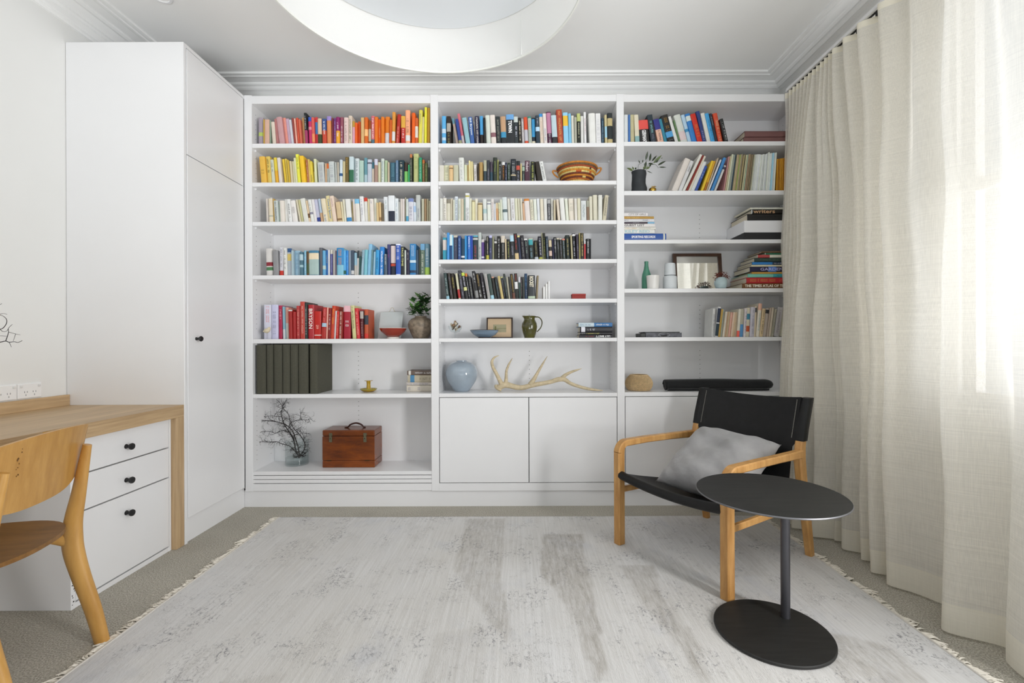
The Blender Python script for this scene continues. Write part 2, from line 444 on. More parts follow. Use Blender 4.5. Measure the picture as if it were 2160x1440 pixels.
# bottom of the left bay: board, two slats, rail
x0, x1 = BAYX[0]
ZB0 = ZF(993.9, 720)
B().box(x0, x1, YF + .001, YBK, ZF(1001.5, 720), ZB0, .001, 1).build('shelf', PAINT, bc)
for a, c in ((1003, 1010), (1011.2, 1018.5)):
    B().box(x0, x1, YF + .001, YF + .03, ZF(c, 720), ZF(a, 720), .0008, 1).build('slat', PAINT, bc)
B().box(x0, x1, YF, YF + .03, ZF(1034.5, 720), ZF(1020, 720), .0008, 1).build('bottom_rail', PAINT, bc)
for i in (1, 2):
    x0, x1 = BAYX[i]
    B().box(x0, x1, YF, YF + .02, ZF(1034.5, 1113), ZF(1018.3, 1113), .0008, 1).build('bottom_rail', PAINT, bc)
    xm = XF(1115) if i == 1 else (x0 + x1) / 2
    zt, zb = SZ[i][-1][1] - .004, ZF(1017, 1113)
    for q0, q1 in ((x0 + .004, xm - .0025), (xm + .0025, x1 - .004)):
        B().box(q0, q1, YF - .001, YF + .018, zb, zt, .0015, 1).build('door', PAINT, bc)
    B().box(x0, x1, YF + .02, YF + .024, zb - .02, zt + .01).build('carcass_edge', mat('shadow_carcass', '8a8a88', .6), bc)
B().box(XW - .04, 1.868, YF + .014, YF + .03, 0, .108).build('plinth', PAINT, bc)

# ---------------------------------------------------------------- wardrobe
YW = 2.47
wd = thing('wardrobe', 'tall white wardrobe with a diagonal-looking upper door, left of the bookcase', 'wardrobe', (-2.08, 2.75, 0))
wd['label'] = 'tall white built-in wardrobe between the desk and the bookcase'
B().box(XL + .002, XW + .003, YW, YW + .02, .0, 2.674, .001, 1).build('side_panel', PAINT, wd)
B().box(XL + .002, XW - .018, YW + .02, 3.018, .10, 2.655).build('carcass', PAINT, wd)
B().box(XL + .002, XW + .003, YW + .02, 3.018, 2.655, 2.674).build('top_panel', PAINT, wd)
B().box(XW - .030, XW - .012, YW + .02, 3.03, 0, .128).build('plinth', PAINT, wd)
d = B().box(XW - .016, XW + .004, YW + .024, 3.006, .134, 2.082, .0015, 1).build('door', PAINT, wd)
b = B().lathe([(0.009, 0), (0.007, .006), (0.006, .014), (0.010, .018), (0.0145, .024), (0.015, .028), (0.012, .032), (0, .0335)], (XW + .004, 2.56, 1.096), 24, Matrix.Rotation(pi / 2, 3, 'Y'))
b.build('knob', BLACKM, d, True)
B().box(XW - .016, XW + .004, YW + .024, 3.006, 2.086, 2.652, .0015, 1).build('door', PAINT, wd)
B().box(XW - .016, XW - .001, 3.008, 3.017, 0.128, 2.655).build('filler_strip', PAINT, wd)

# ---------------------------------------------------------------- desk with drawers
DZ = .746
dk = thing('desk', 'pale oak built-in desk along the left wall', 'desk', (-2.08, 1.6, 0))
B().box(XL + .002, XW, .55, YW - .001, DZ - .062, DZ, .001, 1).build('desktop', OAKY, dk)
B().box(XL + .002, XL + .02, .55, YW - .001, DZ, DZ + .056, .001, 1).build('upstand', OAKY, dk)
B().box(XL + .02, XW, YW - .058, YW - .001, 0, DZ - .062, .001, 1).build('leg_panel', OAKZ, dk)
du = thing('drawer_unit', 'white drawer unit with three drawers under the oak desk', 'drawers', (-2.08, 2.13, 0))
y0, y1 = 1.868, YW - .060
xf = -1.800
B().box(XL + .02, xf, y0, y0 + .02, 0, DZ - .064, .001, 1).build('side_panel', PAINT, du)
B().box(XL + .02, xf, y1 - .012, y1, 0, DZ - .064, .001, 1).build('side_panel', PAINT, du)
B().box(XL + .02, xf - .02, y0 + .02, y1 - .012, .02, DZ - .066).build('carcass', mat('carcass_grey', '77756f', .6), du)
B().box(XL + .05, xf - .003, y0 + .02, y1 - .012, 0, .021).build('plinth', PAINT, du)
for za, zb in ((.538, .681), (.3845, .532), (.028, .3785)):
    d = B().box(xf - .020, xf - .001, y0 + .0225, y1 - .0145, za, zb, .001, 1).build('drawer', PAINT, du)
    zk = (za + zb) / 2 if zb > .45 else zb - .075
    if za > .5: zk = .562 - .0
    zk = {.538: .600, .3845: .4455, .028: .2955}[za]
    B().lathe([(0.011, 0), (0.010, .003), (0.007, .008), (0.007, .015), (0.013, .020), (0.0155, .026), (0.014, .031), (0.006, .0335), (0, .034)], (xf - .001, 2.135, zk), 28, Matrix.Rotation(pi / 2, 3, 'Y')).build('knob', BLACKM, d, True)
# scuffs at the near foot of the drawer unit
b = B(); random.seed(4)
for k in range(9):
    z = .02 + .012 * k + random.uniform(-.004, .004); y = y0 + random.uniform(.003, .016)
    b.box(xf, xf + .0004, y, y + random.uniform(.002, .006), z, z + random.uniform(.002, .006))
b.build('scuff_marks', HOLE, du, kind='stuff')

# power points on the left wall
PLASTIC = mat('white_plastic', 'ececec', .35)
for k, yc in enumerate((2.279, 2.163)):
    t = thing('power_outlet', ('white double power outlet on the left wall, nearer the wardrobe', 'white double power outlet on the left wall, cut off by the photo edge')[k], 'power outlet', (XL, yc, .843))
    B().box(XL, XL + .008, yc - .0565, yc + .0565, .807, .879, .003).build('face_plate', PLASTIC, t)
    for s in (-1, 1):
        B().box(XL + .008, XL + .012, yc + s * .042 - .006, yc + s * .042 + .006, .860, .872, .002).build('switch', mat('switch_plastic', 'dcdcdc', .3), t)
        c = (XL + .008, yc + s * .020, .832); q = B()
        for dy, dz, ang in ((-.0065, .006, .5), (.0065, .006, -.5), (0, -.009, 0)):
            q.box(c[0], c[0] + .0006, c[1] + dy - .0012, c[1] + dy + .0012, c[2] + dz - .004, c[2] + dz + .004)
        q.build('socket_slots', mat('slot_grey', '8d8d90', .6), t, kind='stuff')

# ---------------------------------------------------------------- rug
def rug():
    RX0, RX1, RY0, RY1 = -1.462, 1.472, 0.55, 2.832
    def inside(x, y, poly):
        c = False; n = len(poly)
        for i in range(n):
            x1_, y1_ = poly[i]; x2_, y2_ = poly[(i + 1) % n]
            if (y1_ > y) != (y2_ > y) and x < (x2_ - x1_) * (y - y1_) / (y2_ - y1_) + x1_: c = not c
        return c
    def zp(l): return [tuple(G(800 + a / 3.086, 1060 + c / 3.086, .008)[:2]) for a, c in l]
    patches = [(zp([(570, 105), (825, 105), (805, 250), (790, 480), (850, 750), (870, 900), (830, 910), (700, 750), (560, 530), (480, 420), (520, 300)]), .75),
               (zp([(1060, 205), (1325, 205), (1340, 400), (1375, 470), (1420, 750), (1500, 1173), (1400, 1173), (1290, 800), (1150, 570), (1050, 470)]), 1.0),
               (zp([(1560, 410), (1790, 410), (1830, 560), (1920, 700), (2100, 950), (2160, 1173), (2090, 1173), (1960, 950), (1750, 700)]), .9),
               ([(.98, 1.2), (1.25, 1.2), (1.3, 1.62), (1.15, 1.7), (1.02, 1.55)], .8), ([(-1.1, .9), (-.7, .9), (-.75, 1.5), (-1.0, 1.45)], .35),
               ([(-.35, .9), (-.1, .9), (-.12, 1.75), (-.3, 1.7)], .35), ([(.95, 2.1), (1.15, 2.1), (1.2, 2.5), (1.0, 2.5)], .35)]
    me = bpy.data.meshes.new('pile'); NX, NY = 260, 230
    vs = []; at = []
    rnd = random.Random(3); colw = [rnd.uniform(.55, 1.2) for _ in range(NX + 1)]
    for j in range(NY + 1):
        for i in range(NX + 1):
            x = RX0 + (RX1 - RX0) * i / NX; y = RY0 + (RY1 - RY0) * j / NY
            w = 0
            for poly, s in patches:
                if inside(x, y, poly): w = max(w, s)
            at.append(w * colw[i] * rnd.uniform(.7, 1.15))
            vs.append((x, y, .009 + .0007 * sin(x * 5 + y * 3)))
    # soften the wear map a little
    for _ in range(1):
        a2 = at[:]
        for j in range(1, NY):
            for i in range(1, NX):
                k = j * (NX + 1) + i
                a2[k] = (2 * at[k] + at[k - 1] + at[k + 1] + at[k - NX - 1] + at[k + NX + 1]) / 6
        at = a2
    fs = [(j * (NX + 1) + i, j * (NX + 1) + i + 1, (j + 1) * (NX + 1) + i + 1, (j + 1) * (NX + 1) + i) for j in range(NY) for i in range(NX)]
    # rim down to the carpet
    ring = [i for i in range(NX + 1)] + [j * (NX + 1) + NX for j in range(1, NY + 1)] + [NY * (NX + 1) + i for i in range(NX - 1, -1, -1)] + [j * (NX + 1) for j in range(NY - 1, 0, -1)]
    n0 = len(vs)
    for k in ring: vs.append((vs[k][0], vs[k][1], 0.0005)); at.append(at[k])
    for q in range(len(ring)):
        p = (q + 1) % len(ring); fs.append((ring[q], n0 + q, n0 + p, ring[p]))
    me.from_pydata(vs, [], fs)
    a = me.attributes.new('wear', 'FLOAT', 'POINT'); a.data.foreach_set('value', at)
    m = bpy.data.materials.new('distressed_rug'); m.use_nodes = True; nt = m.node_tree; N = nt.nodes; L = nt.links
    b = N['Principled BSDF']; b.inputs['Roughness'].default_value = .9; b.inputs['Specular IOR Level'].default_value = .15; b.inputs['Sheen Weight'].default_value = .15
    tc = N.new('ShaderNodeTexCoord')
    def noise(s3, det=4, rough=.6):
        mp = N.new('ShaderNodeMapping'); mp.inputs['Scale'].default_value = s3; L.new(tc.outputs['Object'], mp.inputs[0])
        n = N.new('ShaderNodeTexNoise'); n.inputs['Scale'].default_value = 1; n.inputs['Detail'].default_value = det; n.inputs['Roughness'].default_value = rough; L.new(mp.outputs[0], n.inputs['Vector']); return n
    def ramp(src, p0, p1, c0=(0, 0, 0, 1), c1=(1, 1, 1, 1)):
        r = N.new('ShaderNodeValToRGB'); r.color_ramp.elements[0].position = p0; r.color_ramp.elements[1].position = p1
        r.color_ramp.elements[0].color = c0; r.color_ramp.elements[1].color = c1; L.new(src, r.inputs[0]); return r
    def mixc(fac, c1, c2):
        x = N.new('ShaderNodeMix'); x.data_type = 'RGBA'
        for sock, v in ((x.inputs[0], fac), (x.inputs[6], c1), (x.inputs[7], c2)):
            if isinstance(v, (tuple, float)): sock.default_value = v
            else: L.new(v, sock)
        return x.outputs[2]
    def mul(a_, b_):
        x = N.new('ShaderNodeMath'); x.operation = 'MULTIPLY'
        for sock, v in ((x.inputs[0], a_), (x.inputs[1], b_)):
            if isinstance(v, float): sock.default_value = v
            else: L.new(v, sock)
        return x.outputs[0]
    base = ramp(noise((1.6, .9, 1), 3).outputs['Fac'], .35, .68, hexc('c8c5c0'), hexc('d6d6d7'))
    streak = ramp(noise((120, 3, 1), 3, .7).outputs['Fac'], .35, .7, hexc('bcb9b5'), hexc('e2e1e0'))
    c = mixc(.42, base.outputs[0], streak.outputs[0])
    blue = ramp(noise((3.1, 2.3, 1), 4).outputs['Fac'], .56, .70)
    c = mixc(mul(blue.outputs[0], .35), c, hexc('aeb2bd'))
    att = N.new('ShaderNodeAttribute'); att.attribute_name = 'wear'
    wf = ramp(noise((60, 10, 1), 5, .75).outputs['Fac'], .30, .62)
    c = mixc(mul(mul(att.outputs['Fac'], wf.outputs[0]), .78), c, hexc('8f887e'))
    # scratchy dark marks, worn remains of the old pattern
    mp = N.new('ShaderNodeMapping'); mp.inputs['Scale'].default_value = (52, 38, 1); L.new(tc.outputs['Object'], mp.inputs[0])
    nz = noise((40, 34, 1), 4); vadd = N.new('ShaderNodeMix'); vadd.data_type = 'RGBA'; vadd.blend_type = 'ADD'; vadd.inputs[0].default_value = 1.0
    L.new(mp.outputs[0], vadd.inputs[6]); sc2 = N.new('ShaderNodeVectorMath'); sc2.operation = 'SCALE'; sc2.inputs['Scale'].default_value = 2.2; L.new(nz.outputs['Color'], sc2.inputs[0]); L.new(sc2.outputs[0], vadd.inputs[7])
    vo = N.new('ShaderNodeTexVoronoi'); vo.feature = 'DISTANCE_TO_EDGE'; vo.inputs['Scale'].default_value = 1; L.new(vadd.outputs[2], vo.inputs['Vector'])
    line = ramp(vo.outputs['Distance'], .02, .16, (1, 1, 1, 1), (0, 0, 0, 1))
    m1 = ramp(noise((5.2, 4.0, 1), 6, .75).outputs['Fac'], .50, .63)
    m2 = ramp(noise((60, 40, 1), 4, .8).outputs['Fac'], .47, .56)
    mk = mul(mul(line.outputs[0], m1.outputs[0]), m2.outputs[0])
    c = mixc(mul(mk, .85), c, hexc('66656b'))
    m3 = ramp(noise((6, 5, 1), 5, .75).outputs['Fac'], .54, .66); m4 = ramp(noise((260, 190, 1), 2, .8).outputs['Fac'], .53, .6)
    c = mixc(mul(mul(m3.outputs[0], m4.outputs[0]), .6), c, hexc('6f6a68'))
    L.new(c, b.inputs['Base Color'])
    bp = N.new('ShaderNodeBump'); bp.inputs['Strength'].default_value = .55; bp.inputs['Distance'].default_value = .003
    L.new(noise((330, 60, 1), 2).outputs['Fac'], bp.inputs['Height']); L.new(bp.outputs[0], b.inputs['Normal'])
    me.materials.append(m)
    for p in me.polygons: p.use_smooth = True
    t = thing('rug', 'large worn pale grey rug with fringed side edges under the armchair', 'rug', (0, 1.7, 0))
    o = bpy.data.objects.new('pile', me); COL.objects.link(o); o.parent = t; o.location = (0, -1.7, 0)
    for sx, X in ((-1, RX0), (1, RX1)):
        b = B(); y = RY0
        while y < RY1:
            L_ = (.034 + .008 * sin(y * 23) + .006 * sin(y * 61)) * rnd.uniform(.65, 1.25); dy = .014 * sin(y * 37) + rnd.uniform(-.014, .014)
            y += rnd.uniform(.0045, .008)
            if rnd.random() < .04: y += .012
            zt = rnd.uniform(.003, .010)
            b.tube([(X - sx * .004, y, .006), (X + sx * L_ * .5, y + dy * .3 + rnd.uniform(-.004, .004), zt), (X + sx * L_, y + dy, .0025)], [.0026, .0034, .0020], 4)
        b.build('fringe', mat('fringe_cotton', 'e6e0d4', .9), t, kind='stuff')
        B().box(X - .008 if sx > 0 else X, X if sx > 0 else X + .008, RY0, RY1, .0008, .0115, .002, 1).build('binding', mat('rug_binding', 'cdc8c0', .9), t)
rug()

# ---------------------------------------------------------------- curtain
def smooth(nodes, n):
    """Catmull-Rom through the nodes, n samples per span"""
    out = []; m = len(nodes)
    for i in range(m - 1):
        p0, p1, p2, p3 = nodes[max(i - 1, 0)], nodes[i], nodes[i + 1], nodes[min(i + 2, m - 1)]
        for k in range(n):
            t = k / n
            out.append(tuple(.5 * ((2 * p1[q]) + (-p0[q] + p2[q]) * t + (2 * p0[q] - 5 * p1[q] + 4 * p2[q] - p3[q]) * t * t + (-p0[q] + 3 * p1[q] - 3 * p2[q] + p3[q]) * t ** 3) for q in range(len(p1))))
    out.append(tuple(nodes[-1])); return out
def curtain():
    top, bot = [], []
    # tight stacked pleats at the far end (12), then wide waves
    for k in range(12):
        y = 3.005 - k * .0375
        top += [(y, 1.735), (y - .019, 1.768)]
    bb = [(3.0, 1.70), (2.985, 1.73), (2.965, 1.68), (2.94, 1.705), (2.92, 1.64), (2.895, 1.68), (2.87, 1.62), (2.84, 1.67), (2.81, 1.60), (2.785, 1.66), (2.755, 1.585), (2.73, 1.65),
          (2.70, 1.565), (2.675, 1.60), (2.64, 1.555), (2.61, 1.64), (2.585, 1.70), (2.565, 1.68), (2.545, 1.625), (2.52, 1.60), (2.50, 1.66), (2.485, 1.70), (2.47, 1.69), (2.447, 1.725)]
    bot += bb
    tw = [(2.545, 1.728), (2.50, 1.785), (2.455, 1.728), (2.40, 1.79), (2.343, 1.726), (2.27, 1.79), (2.205, 1.722), (2.12, 1.79), (2.035, 1.718), (1.94, 1.79), (1.85, 1.715), (1.74, 1.79), (1.64, 1.715), (1.53, 1.79), (1.42, 1.715), (1.30, 1.78)]
    bw = [(2.37, 1.66), (2.31, 1.735), (2.255, 1.665), (2.22, 1.72), (2.135, 1.615), (2.085, 1.70), (2.03, 1.60), (1.96, 1.655), (1.90, 1.69), (1.80, 1.72), (1.71, 1.56), (1.62, 1.68), (1.58, 1.69), (1.535, 1.62), (1.40, 1.60), (1.27, 1.70)]
    top += tw; bot += bw
    st = smooth(top, 8); sb = smooth(bot, 8); ZT, Z0 = 2.672, .012; HH = .105
    rnd = random.Random(9)
    def pt(i, z):
        f = (z - Z0) / (ZT - Z0); g = f ** 1.9
        y = sb[i][0] * (1 - g) + st[i][0] * g; x = sb[i][1] * (1 - g) + st[i][1] * g
        x += .008 * sin(z * 5.1 + y * 7) + .004 * sin(z * 11 - y * 13) * (1 - f) * f * 4
        return Vector((x, y, z))
    WV = [(6, 6, 700), (620, 620, 8)]
    LIN = fabric_trans('cream_linen', 'faf7ef', 0.58, 0.11, WV)
    HEM = fabric_trans('cream_linen_double', 'f9f5e9', 0.45, 0.0, WV)
    t = thing('curtain', 'floor-length cream linen curtain in soft folds over the window', 'curtain', (1.75, 2.1, 0))
    n = len(st); R = 40
    def sheet(z0, z1, rows, name, m, off=0):
        b = B(); g = []
        for i in range(n):
            g.append([b.m.verts.new(pt(i, z0 + (z1 - z0) * j / rows) + Vector((off, 0, 0))) for j in range(rows + 1)])
        for i in range(n - 1):
            for j in range(rows): b.m.faces.new((g[i][j], g[i + 1][j], g[i + 1][j + 1], g[i][j + 1]))
        o = b.build(name, m, t, True, angle=180); return o
    sheet(Z0 + HH, ZT - .035, R, 'linen_panel', LIN)
    sheet(Z0, Z0 + HH, 3, 'hem', HEM)
    sheet(ZT - .035, ZT, 2, 'heading', fabric_trans('heading_tape', 'f2eddd', .25))
    tr = thing('curtain_track', 'thin white curtain track with dark channel above the linen curtain', 'curtain track', (1.76, 2.1, ZT))
    B().box(1.742, 1.782, 1.0, 3.012, ZT + .012, ZT + .030, .001, 1).build('rail', PAINT, tr)
    B().box(1.757, 1.767, 1.02, 3.0, ZT + .008, ZT + .0122).build('channel', HOLE, tr)
    B().box(1.775, XR, 1.5, 1.53, ZT + .014, ZT + .026).build('bracket', PAINT, tr)
    B().box(1.775, XR, 2.7, 2.73, ZT + .014, ZT + .026).build('bracket', PAINT, tr)
    for i, (yy, xx) in enumerate(top):
        if i > 23 and i % 2 == 1:
            B().box(1.756, 1.768, yy - .004, yy + .004, ZT - .012, ZT + .009).build('glider', BLACKM, tr)
curtain()

# ---------------------------------------------------------------- armchair
def armchair():
    O = Vector((.699, 2.187, 0)); S = Vector((.53, -.848, 0)).normalized(); D = Vector((.848, .53, 0)).normalized()
    def q(s, b_, z): return O + S * s + D * b_ + Vector((0, 0, z))
    t = thing('armchair', 'teak framed armchair with black leather sling seat', 'armchair', O + D * .35)
    Z_ = Vector((0, 0, 1))
    def bar(pts, w, d, side, name, closed_r=.006, ws=None, ds=None):
        """rectangular bar with chamfered edges along pts (in the plane spanned by D and z); side = width axis"""
        b = B(); n = len(pts)
        def frame_sec(i):
            tt = (pts[min(i + 1, n - 1)] - pts[max(i - 1, 0)]).normalized()
            v = side.cross(tt).normalized(); return v
        rings = []
        for i in range(n):
            v = frame_sec(i); ww = (ws[i] if ws else w) / 2; dd = (ds[i] if ds else d) / 2; c = closed_r
            sec = [(-ww + c, -dd), (ww - c, -dd), (ww, -dd + c), (ww, dd - c), (ww - c, dd), (-ww + c, dd), (-ww, dd - c), (-ww, -dd + c)]
            rings.append([b.m.verts.new(pts[i] + side * a + v * e) for a, e in sec])
        for r1, r2 in zip(rings, rings[1:]):
            for k in range(8):
                j = (k + 1) % 8; b.m.faces.new((r1[k], r1[j], r2[j], r2[k]))
        b.m.faces.new(rings[0][::-1]); b.m.faces.new(rings[-1])
        return b.build(name, TEAK, t, True, angle=30)
    for s, sd in ((-.312, -1), (.312, 1)):
        zt = .537
        # front leg flowing into the arm round a rounded corner
        pts = [q(s, 0, 0.0098), q(s, 0, .25), q(s, 0, .490)]
        for k in range(1, 7):
            a = pi / 2 * k / 6; r = .040
            pts.append(q(s, r - r * cos(a), .490 + r * sin(a) + .006 * k / 6))
        bar(pts[:3], .044, .046, S, 'leg')
        bar(pts[2:] + [q(s, .2, zt), q(s * .985, .4, zt - .004), q(s * .96, .60, zt - .010)], .044, .040, S, 'arm', closed_r=.005, ws=[.044] * 7 + [.042, .037, .034], ds=[.046, .044, .040, .037, .035, .034, .034, .033, .034, .040])
        sb = s * .94
        bar([q(sb, .700, 0.0098), q(sb, .66, .22), q(sb, .618, .42), q(sb, .607, .50), q(sb, .612, .56), q(sb, .632, .64), q(sb, .680, .785)], .04, .045, S, 'leg', ws=[.034, .036, .038, .038, .036, .034, .030], ds=[.036, .044, .050, .052, .046, .038, .032])
        bar([q(s, .02, .292), q(s * .97, .35, .287), q(sb, .645, .283)], .022, .030, S, 'stretcher', .004)
    LE = mat('black_saddle_leather', '171718', .45, noise=(30, .25), bump=(220, .06, .001), spec=.3)
    # seat sling: front roll to the foot of the back, sagging between the side rails
    W2_ = .296
    def seat(u, v):
        s = (u - .5) * 2 * W2_; sag = 1 - (2 * u - 1) ** 2
        bb = -.012 + v * .57
        z = .392 - .125 * v ** .8 - sag * (.022 + .045 * sin(pi * min(v, 1) * .9)) + .02 * max(0, v - .85)
        return q(s * (1 - .04 * v), bb, z)
    b = B(); nu, nv = 24, 20; T = .006
    def two(fn, th):
        top = [[b.m.verts.new(fn(i / nu, j / nv)) for j in range(nv + 1)] for i in range(nu + 1)]
        low = [[b.m.verts.new(fn(i / nu, j / nv) - th) for j in range(nv + 1)] for i in range(nu + 1)]
        for i in range(nu):
            for j in range(nv):
                b.m.faces.new((top[i][j], top[i + 1][j], top[i + 1][j + 1], top[i][j + 1]))
                b.m.faces.new((low[i][j], low[i][j + 1], low[i + 1][j + 1], low[i + 1][j]))
        for i in range(nu):
            b.m.faces.new((top[i][0], low[i][0], low[i + 1][0], top[i + 1][0])); b.m.faces.new((top[i][nv], top[i + 1][nv], low[i + 1][nv], low[i][nv]))
        for j in range(nv):
            b.m.faces.new((top[0][j], top[0][j + 1], low[0][j + 1], low[0][j])); b.m.faces.new((top[nu][j], low[nu][j], low[nu][j + 1], top[nu][j + 1]))
    two(seat, Vector((0, 0, T)))
    # rolled front edge hugging a curved front bar
    pts = [q(-W2_ + 2 * W2_ * k / 24, -.004, .374 - (1 - (2 * k / 24 - 1) ** 2) * .022) for k in range(25)]
    b.tube(pts, .0215, 14)
    b.build('seat_sling', LE, t, True, angle=60)
    def backf(u, v):   # v 0 bottom .. 1 top
        s = (u - .5) * 2; z = .27 + v * .525
        bb = .565 + (.05 * v + .055 * v * v)
        cur = (1 - s * s) * .045 * (.4 + .6 * v)
        wd_ = .262 if v < .58 else .276
        return q(s * wd_, bb + cur - .012, z - (1 - s * s) * .018 * v)
    b = B(); nu, nv = 24, 24
    two(backf, -D * T)
    b.build('back_sling', LE, t, True, angle=60)
    for sg in (-1, 1):   # sleeves round the upper posts
        b = B(); c = sg * .312 * .94
        zz = [(.588, .621), (.64, .634), (.70, .654), (.76, .674), (.792, .6845)]
        rings = []
        for z, bb in zz:
            a_, d_ = .0215, .0245
            sec = [(-a_, -d_ + .007), (-a_ + .007, -d_), (a_ - .007, -d_), (a_, -d_ + .007), (a_, d_ - .007), (a_ - .007, d_), (-a_ + .007, d_), (-a_, d_ - .007)]
            rings.append([b.m.verts.new(q(c + x, bb + y_, z)) for x, y_ in sec])
        for r1, r2 in zip(rings, rings[1:]):
            for k in range(8): b.m.faces.new((r1[k], r1[(k + 1) % 8], r2[(k + 1) % 8], r2[k]))
        b.m.faces.new(rings[0][::-1]); b.m.faces.new(rings[-1])
        # flap joining sleeve and back
        b.pts([q(c - sg * .015, .621 - .025, .588), q(c - sg * .06, .614, .588), q(c - sg * .06, .668, .788), q(c - sg * .015, .6845 - .026, .792)], [(0, 1, 2, 3)])
        b.build('leather_sleeve', LE, t, True, angle=50)
        b = B()
        for k in range(34):
            f = k / 34; z = .60 + .185 * f; bb = .600 + .055 * f
            p = q(c - sg * .035, bb - .008 + .010, z)
            b.box(p.x - .0012, p.x + .0012, p.y - .0012, p.y + .0012, z - .0016, z + .0016)
        b.build('stitching', mat('grey_thread', '9a9890', .8), t, kind='stuff')
    bar([q(-.29, .60, .255), q(0, .60, .25), q(.29, .60, .255)], .024, .03, D, 'rail', .004)
    # cushion
    cu = thing('cushion', 'light grey velvet cushion leaning on the black leather sling chair', 'cushion', q(0, .4, .36))
    VEL = mat('grey_velvet', 'a4a3a4', .8, noise=(7, .22), bump=(14, .35, .02), sheen=.3)
    A_, B_, C_, D_ = q(-.235, .565, .575), q(.225, .575, .560), q(-.215, .165, .335), q(.235, .215, .325)
    def cush(sgn):
        def f(u, v):
            U, V = 2 * u - 1, 2 * v - 1
            # pinched corners, inward-bowed sides
            k = .045 * (1 - V * V) * abs(U) ** 3; k2 = .045 * (1 - U * U) * abs(V) ** 3
            uu = u - k * (1 if U > 0 else -1) * .9; vv = v - k2 * (1 if V > 0 else -1) * .9
            p = (A_ * (1 - uu) + B_ * uu) * (1 - vv) + (C_ * (1 - uu) + D_ * uu) * vv
            nrm = (B_ - A_).cross(C_ - A_).normalized()
            th = .098 * ((1 - U ** 4) * (1 - V ** 4)) ** .62
            wr = .010 * sin(U * 6 + V * 4) * (1 - U * U) + .006 * sin(V * 11 - U * 5) * (1 - V * V) + .012 * abs(U * V) * sin((U - V) * 14)
            return p + nrm * (-sgn) * (-(th + wr * (1 - U ** 4) * (1 - V ** 4)))
        return f
    b = B(); b.grid(cush(1), 36, 36); b.grid(cush(-1), 36, 36)
    bmesh.ops.remove_doubles(b.m, verts=b.m.verts, dist=.0005)
    b.build('velvet_cover', VEL, cu, True, angle=180)
    b = B(); ring = []
    f = cush(1)
    for k in range(40): ring.append(f(k / 40, 0))
    for k in range(40): ring.append(f(1, k / 40))
    for k in range(40): ring.append(f(1 - k / 40, 1))
    for k in range(41): ring.append(f(0, 1 - k / 40))
    b.m.free()
armchair()

# ---------------------------------------------------------------- side table
st_ = thing('side_table', 'round black metal side table with an off-centre pole', 'side table', (.93, 1.71, .010))
TM = mat('blackened_steel', '222221', .55, .1, noise=((7, 55, 7), .35), bump=((9, 90, 9), .06, .001))
zb = .0105
B().lathe([(0, zb), (.195, zb), (.198, zb + .002), (.198, zb + .009), (.195, zb + .0115), (0, zb + .0115)], (.928, 1.700, 0), 96).build('base_plate', TM, st_, True, angle=30)
B().lathe([(0, zb + .0115), (.0165, zb + .0115), (.0165, .538), (0, .538)], (1.019, 1.774, 0), 32).build('pole', mat('pole_steel', '55555a', .38, .7), st_, True, angle=30)
B().lathe([(0, .538), (.2365, .538), (.2395, .540), (.2395, .5425), (.2375, .545), (0, .545)], (.880, 1.628, 0), 128).build('table_top', TM, st_, True, angle=30)
B().lathe([(.2397, .5395), (.2403, .5405), (.2403, .543), (.2388, .5448)], (.880, 1.628, 0), 128).build('worn_rim', mat('bare_steel', '77777a', .4, .8), st_, True, label='worn steel rim')

